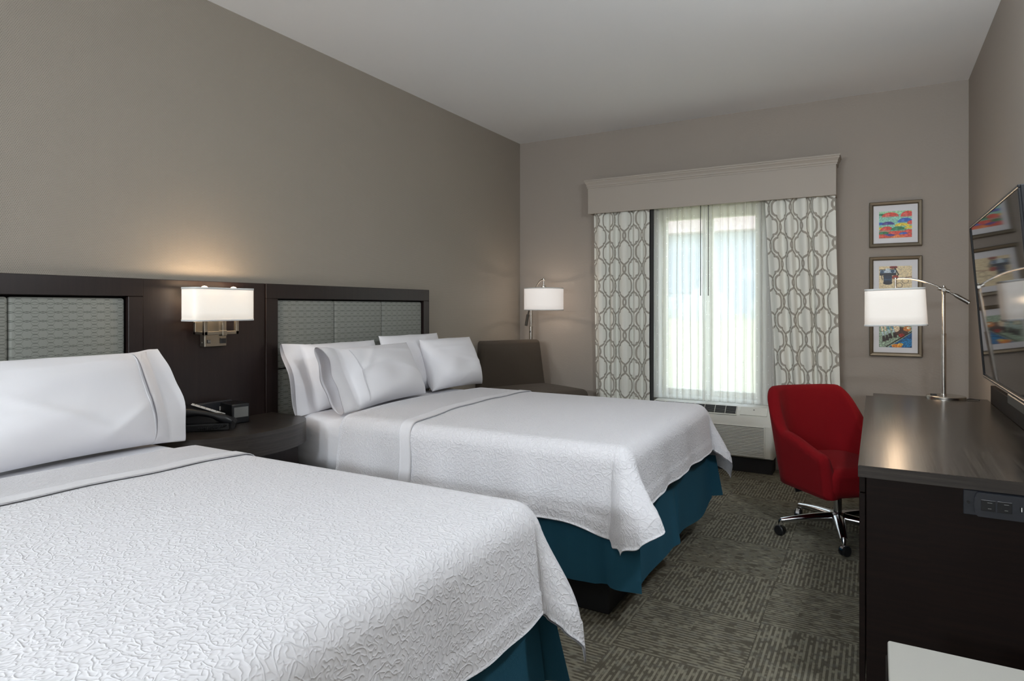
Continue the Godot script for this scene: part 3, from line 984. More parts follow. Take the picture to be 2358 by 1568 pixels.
# ---------------------------------------------------------------- beds
func build_bed(zc: float, by_window: bool) -> void:
	var where := "by the window" if by_window else "nearest the camera"
	var t := thing("bed", "bed with white mattress and dark blue bed skirt, " + where, "bed", Vector3(0, 0, zc), 0.0, "beds")
	obj("base", bm(Vector3(0.20, 0.0, -0.60), Vector3(1.94, 0.16, 0.60), 0.004), M.black_matt, t)
	obj("box_spring", bm(Vector3(0.18, 0.16, -0.655), Vector3(2.02, 0.405, 0.655), 0.012), M.sheet, t)
	var st := S()
	var nz := noise(3.0, 7)
	rbox(st, Vector3(1.105, 0.526, 0), Vector3(1.85, 0.292, 1.345), 0.085, 7, 12, func(p: Vector3) -> Vector3:
		var k := 0.006 * nz.get_noise_3dv(p * 2.5)
		return p + Vector3(k, 0, k))
	obj("mattress", st, M.sheet, t)
	# bed skirt: two sides and the foot, split at the corners
	for side: float in [-1.0, 1.0]:
		var s2 := S()
		var n2 := noise(2.0, 30 + int(side) + (5 if by_window else 0))
		grid(s2, 90, 12, func(u: float, v: float) -> Vector3:
			var x := lerpf(0.18, 2.085, u)
			var fl := 0.018 * v + 0.028 * v * pow(u, 8.0) + 0.012 * v * sin(x * 9.0 + 1.0) + 0.014 * v * n2.get_noise_1d(x * 2.0)
			fl -= 0.03 * v * exp(-pow((x - 1.93) / 0.022, 2.0))
			return Vector3(x + 0.03 * v * pow(u, 6.0), lerpf(0.40, 0.135 + 0.012 * sin(x * 5.0) + 0.045 * pow(u, 12.0), v), side * (0.664 + fl)), func(u: float, v: float) -> Vector2: return Vector2(u * 2, v * 0.3), side > 0)
		obj("skirt_side", s2, M.skirt, t)
	st = S()
	grid(st, 90, 12, func(u: float, v: float) -> Vector3:
		var z := lerpf(-0.664, 0.664, u)
		var e := pow(absf(2.0 * u - 1.0), 9.0)
		var fl := 0.02 * v + 0.01 * v * sin(z * 11.0) + 0.02 * v * e
		fl -= 0.045 * v * exp(-pow((z + 0.02) / 0.018, 2.0))
		fl += 0.022 * v * exp(-pow((z - 0.06) / 0.04, 2.0))
		return Vector3(2.034 + fl, lerpf(0.40, 0.130 + 0.012 * cos(z * 7.0) + 0.035 * e, v), z), func(u: float, v: float) -> Vector2: return Vector2(u * 1.4, v * 0.3), false)
	obj("skirt_foot", st, M.skirt, t)
	# bedspread
	var c := thing("bedspread", "white crinkled bedspread draped over the bed " + where, "bedspread", Vector3(0, 0, zc), 0.0, "white bedspreads")
	var xs := 0.60
	var long := 2.06 - 0.075 - xs + (0.293 if by_window else 0.335)
	var sheet := func(a: float, b: float, inset: float) -> Vector3:
		var hem := 0.004 if minf(long - a, 0.963 - absf(b)) < 0.058 else 0.0
		return drape(a, b, xs, inset - hem, by_window)
	st = S()
	cloth(st, 150, 160, sheet, 0.0, long, 0.963, 0.004)
	obj("cover", st, M.cover, c)
	# turned-down band near the pillows, with its hem strip
	st = S()
	var fold := 0.36 if by_window else 0.27
	var slant := 0.06 if by_window else 0.02
	cloth(st, 20, 130, func(a: float, b: float, inset: float) -> Vector3:
		return drape(-0.035 + a * (fold + slant * b + 0.006 * sin(b * 17.0) + 0.035), b, xs, inset - 0.0045, by_window), 0.0, 1.0, 0.945, 0.003)
	obj("turned_down_band", st, M.cover, c)
	st = S()
	cloth(st, 6, 130, func(a: float, b: float, inset: float) -> Vector3:
		return drape(fold - 0.062 + a * 0.066 + slant * b + 0.006 * sin(b * 17.0), b, xs, inset - 0.0075, by_window), 0.0, 1.0, 0.948, 0.003)
	obj("hem_strip", st, M.sheet, c)

# point of the draped cloth: a metres from the head edge, b metres from the middle
func drape(a: float, b: float, xs: float, inset: float, by_window: bool) -> Vector3:
	var r := 0.075
	var top := 0.688 - inset
	var x1 := 2.06 - r
	var z1 := 0.685 - r
	var da := a - (x1 - xs)
	var db := absf(b) - z1
	var sg := signf(b)
	var q := r * PI * 0.5
	var crown := 0.016 * (1.0 - pow(minf(absf(b) / z1, 1.0), 2.0)) * (1.0 - pow(clampf(a / (x1 - xs), 0.0, 1.0), 6.0))
	crown += 0.004 * sin(a * 4.0 + 1.0) * sin(b * 5.0) * (1.0 - pow(minf(absf(b) / z1, 1.0), 4.0))
	if da <= 0.0 and db <= 0.0:
		return Vector3(xs + a, top + crown, b)
	var rho := 0.0
	var dir := Vector2.ZERO
	var bump := 0.0
	if da > 0.0 and db > 0.0:
		var phi := atan2(da, db) / (PI * 0.5)
		# one corner swings out towards the foot, the other hangs down along the foot side
		var marks := [[0.0, 0.0, 0.0, 1.10], [0.2, 0.08, 0.018, 1.09], [0.44, 0.24, 0.055, 0.92], [0.6, 0.46, 0.10, 1.05], [0.76, 0.74, 0.135, 1.05], [0.9, 0.97, 0.03, 1.0], [1.0, 1.0, 0.0, 1.0]]
		if sg < 0.0:
			marks = [[0.0, 0.0, 0.0, 1.10], [0.2, 0.28, 0.05, 1.06], [0.44, 0.66, 0.09, 1.0], [0.56, 0.80, 0.095, 1.0], [0.70, 0.92, 0.05, 1.0], [0.85, 0.985, 0.012, 1.0], [1.0, 1.0, 0.0, 1.0]]
		var th := 0.0
		var grow := 1.0
		for k in 6:
			if phi >= marks[k][0]:
				var f: float = clampf((phi - marks[k][0]) / (marks[k + 1][0] - marks[k][0]), 0.0, 1.0)
				var g := f * f * (3.0 - 2.0 * f) * 0.5 + 0.5 * f
				th = lerpf(marks[k][1], marks[k + 1][1], g)
				bump = lerpf(marks[k][2], marks[k + 1][2], g)
				grow = lerpf(marks[k][3], marks[k + 1][3], f * f * (3.0 - 2.0 * f))
		rho = Vector2(da, db).length()
		rho = rho * lerpf(1.0, grow, smoothstep(0.12, 0.3, rho))
		dir = Vector2(sin(th * PI * 0.5), cos(th * PI * 0.5))
	elif da > 0.0:
		rho = da
		dir = Vector2(1, 0)
	else:
		rho = db * (1.0 + 0.10 * smoothstep(-0.22, 0.0, da) * smoothstep(0.12, 0.3, db))
		dir = Vector2(0, 1)
	var out := 0.0
	var down := 0.0
	if rho < q:
		out = r * sin(rho / r)
		down = r * (1.0 - cos(rho / r))
	else:
		out = r + 0.10 * (rho - q)
		down = r + (rho - q)
	var hang := smoothstep(0.06, 0.36, rho)
	out += bump * hang
	var ph := 0.4 if by_window else 1.7
	var la := minf(a, x1 - xs) - (x1 - xs)
	var lb := z1 - minf(absf(b), z1)
	out += hang * dir.y * dir.y * (0.010 * sin(la * 13.0) + 0.005 * sin(la * 29.0 + ph) * smoothstep(0.0, 0.3, -la))
	out += hang * dir.x * dir.x * (0.010 * sin(lb * 11.0) + 0.005 * sin(lb * 27.0) * smoothstep(0.0, 0.3, lb))
	out -= inset * hang
	var cx := minf(a, x1 - xs) + xs
	var cz := minf(absf(b), z1)
	return Vector3(cx + dir.x * out, top - down * (1.0 - 0.0) + crown * (1.0 - hang), sg * (cz + dir.y * out))

# two-sided cloth with thickness th; f(a, b, inset)
func cloth(st: SurfaceTool, na: int, nb: int, f: Callable, a0: float, a1: float, bw: float, th: float) -> void:
	var A := func(u: float) -> float: return lerpf(a0, a1, u)
	grid(st, nb, na, func(u: float, v: float) -> Vector3: return f.call(A.call(v), lerpf(-bw, bw, u), 0.0), func(u: float, v: float) -> Vector2: return Vector2(lerpf(-bw, bw, u), A.call(v)), false)
	grid(st, nb, na, func(u: float, v: float) -> Vector3: return f.call(A.call(v), lerpf(-bw, bw, u), th), func(u: float, v: float) -> Vector2: return Vector2(lerpf(-bw, bw, u), A.call(v)), true)
	for e: float in [0.0, 1.0]:
		grid(st, nb, 1, func(u: float, v: float) -> Vector3: return f.call(A.call(e), lerpf(-bw, bw, u), th * v), null, e > 0.5)
		grid(st, na, 1, func(u: float, v: float) -> Vector3: return f.call(A.call(u), bw * (2.0 * e - 1.0), th * v), null, e < 0.5)

# ---------------------------------------------------------------- pillows
# stands on its lower edge at `at`, leans back by lean, open sleeve end at sleeve * x (its +x points to -z of the room)
func pillow(label: String, at: Vector3, lean: float, yaw: float, w: float, h: float, thick: float, sleeve: float, sl: float, sd: int) -> void:
	var t := thing("pillow", label, "pillow", at, 0.0, "white bed pillows")
	var y := Vector3(-sin(lean), cos(lean), 0)
	var z := Vector3(cos(lean), sin(lean), 0)
	t.basis = Basis(Vector3.UP, yaw) * Basis(y.cross(z), y, z)
	var nz := noise(1.0, sd, FastNoiseLite.TYPE_SIMPLEX_SMOOTH, 1)
	var shape := func(u: float, v: float, face: float) -> Vector3:
		var pin := 1.0 - 0.055 * (1.0 - v * v)
		var piv := 1.0 - 0.06 * (1.0 - u * u)
		var q := pow(maxf(0.0, (1.0 - pow(absf(u), 3.2)) * (1.0 - pow(absf(v), 3.0))), 0.55)
		var edge := (1.0 - pow(absf(u), 6.0)) * (1.0 - pow(absf(v), 6.0))
		var wr := 0.010 * nz.get_noise_2d(u * 1.1 + face * 9.0, v * 1.1)
		for cr in 5:
			# long soft creases running in from the corners and the sleeve
			var ang := 0.5 + 0.45 * sin(sd * 3.1 + cr * 2.4)
			var o := 0.9 * sin(sd * 1.3 + cr * 1.9)
			var across := (u * sin(ang) - v * cos(ang) * signf(sin(cr * 5.0 + sd))) - o
			wr += 0.006 * exp(-pow(across / 0.07, 2.0)) * (0.5 + 0.5 * sin(u * 2.0 + cr))
		var sag := 0.035 * (1.0 - q) * absf(u) * (0.0 if v < 0.0 else 1.0) * 0.3
		return Vector3(w * 0.5 * u * pin, h * 0.5 + h * 0.5 * v * piv - sag, face * (thick * 0.5 * q * (1.0 - 0.25 * v) + wr * edge))
	var st := S()
	for face: float in [-1.0, 1.0]:
		grid(st, 56, 44, func(u: float, v: float) -> Vector3:
			var uu := sin((u - 0.5) * PI) * 0.45 + (u - 0.5) * 1.1
			var vv := sin((v - 0.5) * PI) * 0.45 + (v - 0.5) * 1.1
			return shape.call(uu, vv, face), null, face > 0.0)
	obj("cushion", st, M.pillow, t)
	if sl <= 0.0:
		return
	# open sleeve of the pillowcase: hugs the stuffing, then runs on past it and flattens
	st = S()
	var rim := func(u: float, v: float) -> Vector3:
		var a := TAU * (roundi(u * 72) % 72) / 72.0
		var vv := sin(a)
		vv = signf(vv) * pow(absf(vv), 0.8)
		var fc := 1.0 if cos(a) >= 0.0 else -1.0
		var x := lerpf(0.80 * w * 0.5, w * 0.5 + sl, v)
		var uu := minf(x / (w * 0.5), 1.0)
		var q: Vector3 = shape.call(sleeve * uu, vv, fc)
		var gape := thick * (0.16 + 0.08 * sin(sd * 1.7)) * sqrt(maxf(0.0, 1.0 - pow(absf(vv), 3.0)))
		var k := smoothstep(0.1, 0.8, v)
		var wave := (0.016 * sin(vv * 3.0 + sd) + 0.02 * nz.get_noise_2d(vv * 0.9, v * 0.6 + sd)) * k
		var zz := lerpf(maxf(absf(q.z), 0.0), gape, k) + 0.0022
		var hh := h * 0.5 * (1.0 + 0.03 * v)
		return Vector3(sleeve * (x + 0.012 * v * sin(vv * 2.3 + sd)), lerpf(q.y, h * 0.5 + hh * vv, k), fc * zz * (1.0 if absf(vv) < 0.999 else 0.3) + wave)
	grid(st, 72, 14, rim, null, sleeve < 0.0)
	grid(st, 72, 14, func(u: float, v: float) -> Vector3:
		var p: Vector3 = rim.call(u, v)
		return Vector3(p.x, h * 0.5 + (p.y - h * 0.5) * 0.99, p.z * 0.92), null, sleeve > 0.0)
	obj("pillowcase_sleeve", st, M.pillow, t)
	# stitched line at the root of the hem
	st = S()
	var seam := []
	for k in 40:
		var v := lerpf(-0.86, 0.86, k / 39.0)
		var p: Vector3 = shape.call(sleeve * 0.80, v, 1.0)
		seam.append(p + Vector3(0, 0, 0.0016))
	tube(st, seam, 0.0014, 6)
	obj("hem_seam", st, M.pillow, t)

func build_pillows() -> void:
	pillow("white pillow against the headboard, nearest the nightstand on the bed by the window", Vector3(0.275, 0.672, 2.44), 0.34, 0.03, 0.60, 0.385, 0.17, -1.0, 0.13, 3)
	pillow("white pillow against the headboard, half hidden, farthest from the nightstand", Vector3(0.275, 0.676, 1.82), 0.30, -0.02, 0.60, 0.40, 0.16, 1.0, 0.0, 8)
	pillow("front white pillow with open creased sleeve, bed by the window, beside the nightstand", Vector3(0.455, 0.686, 2.32), 0.42, 0.13, 0.72, 0.36, 0.17, -1.0, 0.14, 5)
	pillow("front white pillow in front of the brown chair, bed by the window", Vector3(0.42, 0.688, 1.62), 0.34, -0.10, 0.52, 0.36, 0.20, 1.0, 0.0, 12)
	pillow("large white pillow on the nearest bed", Vector3(0.40, 0.684, 4.0), 0.40, 0.03, 0.74, 0.40, 0.20, 1.0, 0.075, 21)

# ---------------------------------------------------------------- nightstand and what stands on it
func build_nightstand() -> void:
	var t := thing("nightstand", "dark wood nightstand with curved thick top between the beds", "nightstand", Vector3.ZERO)
	var poly := PackedVector2Array()
	poly.append(Vector2(0.067, 2.862))
	for k in 33:
		var a := PI * k / 32.0
		var s := sin(a)
		poly.append(Vector2(0.16 + 0.335 * pow(s, 0.62), 3.217 - 0.355 * cos(a)))
	poly.append(Vector2(0.067, 3.572))
	var place := func(p: Vector2, y: float) -> Vector3: return Vector3(p.x, y, p.y)
	var st := S()
	prism(st, poly, 0.566, 0.668, place, Vector3.UP, true)
	obj("top", st, M.night_wood, t)
	st = S()
	prism(st, poly, 0.668, 0.6705, place, Vector3.UP, true)
	obj("edge_band", st, M.night_wood, t)
	obj("body", bm(Vector3(0.067, 0.0, 2.93), Vector3(0.34, 0.566, 3.49), 0.003), M.dark_wood, t)
	obj("front_panel", bm(Vector3(0.34, 0.06, 2.94), Vector3(0.356, 0.55, 3.48), 0.003), M.dark_wood, t)
	# telephone
	var p := thing("telephone", "black corded desk telephone with white key card on the nightstand", "telephone", Vector3(0.19, 0.6705, 3.325), 0.0)
	p.rotation.y = deg_to_rad(138)
	var side := PackedVector2Array([Vector2(-0.11, 0.0), Vector2(0.12, 0.0), Vector2(0.125, 0.022), Vector2(0.115, 0.034), Vector2(0.06, 0.058), Vector2(0.0, 0.082), Vector2(-0.06, 0.1), Vector2(-0.095, 0.104), Vector2(-0.11, 0.09)])
	st = S()
	prism(st, side, -0.045, 0.055, func(q: Vector2, x: float) -> Vector3: return Vector3(x, q.y, q.x), Vector3.RIGHT)
	obj("body", st, M.black, p)
	st = S()
	var hs := []
	for k in 13:
		var u := k / 12.0
		hs.append(Vector3(-0.064, 0.085 - 0.048 * u + 0.016 * sin(PI * u), -0.115 + 0.225 * u))
	tube(st, hs, [0.012, 0.019, 0.021, 0.019, 0.014, 0.013, 0.013, 0.013, 0.014, 0.019, 0.021, 0.019, 0.012], 12)
	obj("handset", st, M.black, p)
	st = S()
	bx(st, Vector3(-0.085, 0.0, -0.09), Vector3(-0.045, 0.032, 0.1), 0.004)
	obj("cradle", st, M.black, p)
	st = S()
	var slope := Basis(Vector3.RIGHT, 0.37)
	box(st, Vector3(0.012, 0.0855, 0.004), Vector3(0.042, 0.003, 0.15), 0.0008, slope)
	var card := obj("key_card", st, M.paper, p)
	for k in 6:
		st = S()
		box(st, Vector3(0.012, 0.0875, 0.004) + slope * Vector3(0, 0, -0.06 + 0.024 * k), Vector3(0.03, 0.0012, 0.0016), 0.0, slope)
		obj("printed_line", st, M.ink, card)
	st = S()
	var coil := []
	for k in 121:
		var u := k / 120.0
		var c := Vector3(-0.06 - 0.05 * sin(PI * u), 0.012 + 0.016 * (1.0 - u), 0.1 + 0.03 * sin(PI * u) - 0.16 * u)
		coil.append(c + Vector3(0.006 * cos(u * 150.0), 0.006 * sin(u * 150.0), 0.0))
	tube(st, coil, 0.0016, 5)
	obj("coiled_cord", st, M.black, p)
	# clock
	var c := thing("alarm_clock", "black cube alarm clock with grey display on the nightstand", "clock", Vector3(0.175, 0.6705, 3.155), deg_to_rad(78))
	st = S()
	rbox(st, Vector3(0, 0.047, -0.025), Vector3(0.088, 0.094, 0.13), 0.006, 3, 1)
	obj("body", st, M.black, c)
	obj("display", bm(Vector3(-0.033, 0.03, 0.0395), Vector3(0.036, 0.078, 0.0415), 0.0), M.grey_plastic, c)
	# outlet box on the panel
	var o := thing("outlet_box", "black power outlet with two white charging ports behind the telephone", "outlet", Vector3(0.0605, 0.735, 3.235))
	obj("housing", bm(Vector3(0, -0.035, -0.12), Vector3(0.028, 0.035, 0.09), 0.003), M.strip, o)
	for k in 2:
		obj("port", bm(Vector3(0.028, -0.010, -0.072 + 0.017 * k), Vector3(0.0295, 0.010, -0.064 + 0.017 * k), 0.0), M.paper, o)
	obj("socket", bm(Vector3(0.028, -0.02, 0.03), Vector3(0.030, 0.02, 0.08), 0.001), M.black, o)

# ---------------------------------------------------------------- desk side
func build_desk() -> void:
	var ty := 0.735
	var t := thing("worktop", "long grey-brown wood worktop under the television", "worktop", Vector3.ZERO)
	var poly := PackedVector2Array([Vector2(2.816, 2.93), Vector2(2.816, 1.105), Vector2(3.395, 1.105), Vector2(3.395, 2.93)])
	var st := S()
	prism(st, poly, ty - 0.036, ty - 0.0012, func(p: Vector2, y: float) -> Vector3: return Vector3(p.x, y, p.y), Vector3.UP)
	obj("slab", st, M.night_wood, t)
	st = S()
	prism(st, Geometry2D.offset_polygon(poly, -0.0012)[0], ty - 0.0012, ty, func(p: Vector2, y: float) -> Vector3: return Vector3(p.x, y, p.y), Vector3.UP)
	obj("laminate", st, M.desk_wood, t)
	obj("end_leaf", bm(Vector3(2.850, ty - 0.046, 0.87), Vector3(3.395, ty - 0.012, 1.1035), 0.002), M.desk_wood, t)
	obj("support_panel", bm(Vector3(2.87, 0.0, 0.90), Vector3(3.385, ty - 0.046, 0.935), 0.002), M.black_wood, t)
	obj("apron", bm(Vector3(3.2, ty - 0.14, 0.935), Vector3(3.22, ty - 0.046, 1.90), 0.002), M.black_wood, t)
	var d := thing("dresser", "black-brown dresser under the near end of the worktop", "dresser", Vector3.ZERO)
	obj("body", bm(Vector3(2.838, 0.0, 1.905), Vector3(3.39, ty - 0.0365, 2.915), 0.002), M.black_wood, d)
	for k in 2:
		var z0 := 1.908 + 0.503 * k
		obj("drawer", bm(Vector3(2.819, 0.648, z0), Vector3(2.836, ty - 0.04, z0 + 0.50), 0.0015), M.black_wood, d)
		obj("door", bm(Vector3(2.819, 0.05, z0), Vector3(2.836, 0.644, z0 + 0.50), 0.0015), M.black_wood, d)
	# power strip on the near side of the dresser
	var o := thing("power_strip", "black power strip with two sockets on the dresser side", "power strip", Vector3(3.086, 0.66, 2.9155))
	obj("bracket", bm(Vector3(0, -0.036, 0.0), Vector3(0.30, 0.036, 0.007), 0.003), M.strip, o)
	st = S()
	var hp := PackedVector2Array()
	for k in 9:
		var a := PI * 0.5 + PI * k / 8.0
		hp.append(Vector2(0.034 + 0.010 * cos(a), 0.034 * sin(a)))
	hp.append(Vector2(0.27, -0.034))
	hp.append(Vector2(0.27, 0.034))
	prism(st, hp, 0.007, 0.022, func(q: Vector2, z: float) -> Vector3: return Vector3(q.x, q.y, z), Vector3.BACK)
	obj("housing", st, M.strip, o)
	st = S()
	lathe(st, Vector3(0.012, 0, 0.007), [Vector2(0.0045, 0.0), Vector2(0.004, 0.002), Vector2(0.0, 0.002)], 12, Basis(Vector3.RIGHT, PI / 2))
	obj("screw", st, M.black, o)
	for k in 2:
		var x := 0.040 + 0.038 * k
		var so := obj("socket", bm(Vector3(x, -0.0155, 0.022), Vector3(x + 0.033, 0.0155, 0.0235), 0.0012), M.black, o)
		st = S()
		bx(st, Vector3(x + 0.015, 0.008, 0.0235), Vector3(x + 0.026, 0.0095, 0.0242), 0.0)
		bx(st, Vector3(x + 0.016, -0.0085, 0.0235), Vector3(x + 0.024, -0.007, 0.0242), 0.0)
		obj("slots", st, M.grey_plastic, so)
		var port := obj("port", bm(Vector3(0.128 + 0.018 * k, -0.0075, 0.022), Vector3(0.135 + 0.018 * k, 0.0075, 0.0232), 0.0), M.black, o)
		obj("contact", bm(Vector3(0.1315 + 0.018 * k, -0.006, 0.0232), Vector3(0.1335 + 0.018 * k, 0.006, 0.0236), 0.0), M.paper, port)
	# low white bench in front of the dresser
	var b := thing("luggage_bench", "low white-topped bench against the near side of the dresser", "bench", Vector3.ZERO)
	st = S()
	rbox(st, Vector3(3.138, 0.436, 3.712), Vector3(0.50, 0.028, 0.50), 0.006, 3, 1)
	obj("top", st, M.bench, b)
	obj("frame", bm(Vector3(2.884, 0.34, 3.475), Vector3(3.375, 0.4219, 3.94), 0.003), M.black_wood, b)
	for lx: float in [2.884, 3.335]:
		for lz: float in [3.475, 3.90]:
			obj("leg", bm(Vector3(lx, 0.0, lz), Vector3(lx + 0.04, 0.34, lz + 0.04), 0.003), M.black_wood, b)

func build_television() -> void:
	var t := thing("television", "large flat black television tilted on the wall above the worktop", "television", Vector3(3.318, 0.909, 1.585))
	# local: x towards the wall, y up the screen, z along the wall; leans out of the wall at the top
	var lean := Basis(Vector3.BACK, 0.077)
	var wz := 1.16
	var hy := 0.694
	var st := S()
	box(st, lean * Vector3(-0.008, hy / 2, wz / 2), Vector3(0.026, hy, wz), 0.003, lean)
	obj("cabinet", st, M.black, t)
	st = S()
	box(st, lean * Vector3(-0.0216, hy / 2 + 0.004, wz / 2), Vector3(0.002, hy - 0.03, wz - 0.02), 0.0004, lean)
	obj("screen", st, M.screen, t)
	st = S()
	for q: Array in [[0.0, 0.010, 0.0, wz], [hy - 0.010, hy, 0.0, wz], [0.010, hy - 0.010, 0.0, 0.009], [0.010, hy - 0.010, wz - 0.009, wz]]:
		box(st, lean * Vector3(-0.023, (q[0] + q[1]) / 2, (q[2] + q[3]) / 2), Vector3(0.008, q[1] - q[0], q[3] - q[2]), 0.002, lean)
	obj("bezel", st, M.black, t)
	obj("wall_bracket", bm(Vector3(-0.02, 0.24, 0.40), Vector3(0.0815, 0.48, 0.75), 0.003), M.black_matt, t)
	obj("sensor_module", bm(Vector3(-0.03, -0.038, 0.64), Vector3(0.03, -0.002, 0.98), 0.003), M.black, t)
	var bs := thing("dark_strip", "dark strip along the wall behind the worktop", "dark_strip", Vector3.ZERO)  # dark strip low on the wall, just above the worktop
	obj("board", bm(Vector3(3.378, 0.7355, 1.11), Vector3(3.3995, 0.825, 2.92), 0.002), M.black_wood, bs)

# ---------------------------------------------------------------- red desk chair
func build_desk_chair() -> void:
	var t := thing("desk_chair", "red upholstered swivel armchair with chrome five-star base", "chair", Vector3(2.685, 0, 1.337))
	var face := deg_to_rad(41.0)
	# shell: runs from the tip of one arm round the back to the tip of the other
	var path := []
	var hw := 0.236
	var zb := -0.255
	var zf := 0.215
	var rc := 0.15
	path.append(Vector2(-hw + 0.012, zf))
	for k in 7:
		path.append(Vector2(-hw + 0.012 * (1.0 - k / 6.0), lerpf(zf, zb + rc, (k + 1) / 7.0)))
	for k in range(1, 9):
		var a := PI * 0.5 * k / 8.0
		path.append(Vector2(-hw + rc - rc * cos(a), zb + rc - rc * sin(a)))
	for k in range(1, 6):
		path.append(Vector2(lerpf(-hw + rc, hw - rc, k / 5.0), zb))
	for k in range(1, 9):
		var a := PI * 0.5 * k / 8.0
		path.append(Vector2(hw - rc + rc * sin(a), zb + rc - rc * cos(a)))
	for k in 7:
		path.append(Vector2(hw - 0.012 * ((k + 1) / 7.0), lerpf(zb + rc, zf, (k + 1) / 7.0)))
	var n := path.size() - 1
	var cum := [0.0]
	for k in n:
		cum.append(cum[-1] + (path[k + 1] - path[k]).length())
	var total: float = cum[-1]
	var at := func(s: float) -> Array:
		var l := clampf(s, 0.0, 1.0) * total
		var k := 0
		while k < n - 1 and l > cum[k + 1]:
			k += 1
		var f: float = (l - cum[k]) / (cum[k + 1] - cum[k])
		var p: Vector2 = path[k].lerp(path[k + 1], f)
		var d0: Vector2 = path[mini(k + 1, n)] - path[maxi(k - 1, 0)]
		var d1: Vector2 = path[mini(k + 2, n)] - path[k]
		var d := d0.lerp(d1, f).normalized()
		return [p, Vector2(d.y, -d.x)]
	var top := func(s: float) -> float:
		var q := minf(s, 1.0 - s) * total
		if q < 0.30:
			return lerpf(0.487, 0.560, smoothstep(0.0, 0.30, q))
		return 0.560 + 0.218 * smoothstep(0.29, 0.47, q)
	# cross-section loop: (outward offset, share of height)
	var st := S()
	var loop := 26
	var sect := func(s: float, v: float) -> Vector3:
		var pr: Array = at.call(s)
		var p: Vector2 = pr[0]
		var nrm: Vector2 = pr[1]
		if nrm.dot(p - Vector2(0, 0.0)) < 0.0:
			nrm = -nrm
		var hi: float = top.call(s)
		var lo := 0.262 + 0.035 * smoothstep(0.3, 0.5, minf(s, 1.0 - s))
		var endf := minf(minf(s, 1.0 - s) / 0.022, 1.0)
		var th := 0.033 * sqrt(maxf(0.0, 1.0 - pow(1.0 - endf, 2.0)))
		var off := 0.0
		var y := 0.0
		var r := 0.03
		if v < 0.38:
			off = th
			y = lerpf(lo, hi - r, v / 0.38)
		elif v < 0.62:
			var a := (v - 0.38) / 0.24 * PI
			off = th * cos(a)
			y = hi - r + r * sin(a) * minf(1.0, 0.4 + 0.6 * endf)
		else:
			off = -th * (1.0 + 0.9 * clampf((v - 0.62) / 0.38, 0.0, 1.0))
			y = lerpf(hi - r, lo, (v - 0.62) / 0.38)
		var lean := (y - 0.45) * (0.16 if y < 0.45 else 0.15)
		p += nrm * (off + lean)
		return Vector3(p.x, y, p.y)
	grid(st, 90, loop, sect, null, true)
	# bottom closing between the outer and inner foot of the shell
	grid(st, 90, 1, func(s: float, v: float) -> Vector3: return sect.call(s, 0.0 if v > 0.5 else 1.0), null, true)
	obj("shell", st, M.red, t).rotation.y = face
	st = S()
	rbox(st, Vector3(0, 0.335, -0.005), Vector3(0.42, 0.15, 0.46), 0.05, 5, 5, func(p: Vector3) -> Vector3:
		if p.y > 0.0:
			p.y += 0.018 * (1.0 - pow(absf(p.x) / 0.235, 2.0)) * (1.0 - pow(absf(p.z) / 0.24, 2.0))
		return p)
	obj("seat", st, M.red, t).rotation.y = face
	st = S()
	lathe(st, Vector3(0, 0, 0), [Vector2(0.0, 0.24), Vector2(0.10, 0.24), Vector2(0.10, 0.262), Vector2(0.0, 0.262)], 20)
	obj("seat_plate", st, M.black_matt, t)
	st = S()
	tube(st, [Vector3(0, 0.25, 0), Vector3(-0.14, 0.246, 0.06), Vector3(-0.20, 0.238, 0.085)], [0.006, 0.006, 0.012], 8)
	obj("lever", st, M.black, t)
	st = S()
	lathe(st, Vector3.ZERO, [Vector2(0.0, 0.08), Vector2(0.021, 0.08), Vector2(0.021, 0.25), Vector2(0.0, 0.25)], 20)
	obj("gas_lift", st, M.chrome, t)
	st = S()
	lathe(st, Vector3.ZERO, [Vector2(0.0, 0.062), Vector2(0.030, 0.062), Vector2(0.038, 0.075), Vector2(0.040, 0.118), Vector2(0.034, 0.130), Vector2(0.022, 0.132)], 24)
	obj("hub", st, M.chrome, t)
	for k in 5:
		var ang := deg_to_rad(82.0 + 72.0 * k)
		var d := Vector3(cos(ang), 0, sin(ang))
		var pts := []
		var rad := []
		for i in 11:
			var u := i / 10.0
			pts.append(d * lerpf(0.02, 0.296, u) + Vector3.UP * (0.102 - 0.026 * pow(u, 1.8)))
			rad.append(lerpf(0.033, 0.018, u))
		st = S()
		tube(st, pts, rad, 14, 0.78)
		tube(st, [d * 0.292 + Vector3.UP * 0.084, d * 0.299 + Vector3.UP * 0.074, d * 0.302 + Vector3.UP * 0.048], [0.013, 0.013, 0.011], 12)
		var leg := obj("leg", st, M.chrome, t)
		# caster: hood and two wheels
		var turn := ang + 0.9
		var fw := Vector3(cos(turn), 0, sin(turn))
		var ax := Vector3(-sin(turn), 0, cos(turn))
		var cc := d * 0.306 + Vector3.UP * 0.0265 + fw * -0.006
		st = S()
		var bas := Basis(fw, ax, fw.cross(ax))
		for sgn: float in [-1.0, 1.0]:
			lathe(st, cc + ax * (sgn * 0.011 - 0.0075), [Vector2(0.0, 0.0), Vector2(0.022, 0.0), Vector2(0.0265, 0.003), Vector2(0.0265, 0.012), Vector2(0.022, 0.015), Vector2(0.0, 0.015)], 22, bas)
		obj("caster_wheel", st, M.black, leg)
		st = S()
		grid(st, 14, 3, func(u: float, v: float) -> Vector3:
			var a := lerpf(0.15, PI - 0.15, u)
			return cc + (fw * cos(a) + Vector3.UP * sin(a)) * 0.0285 + ax * lerpf(-0.009, 0.009, v), null, false)
		obj("caster_hood", st, M.chrome, leg)

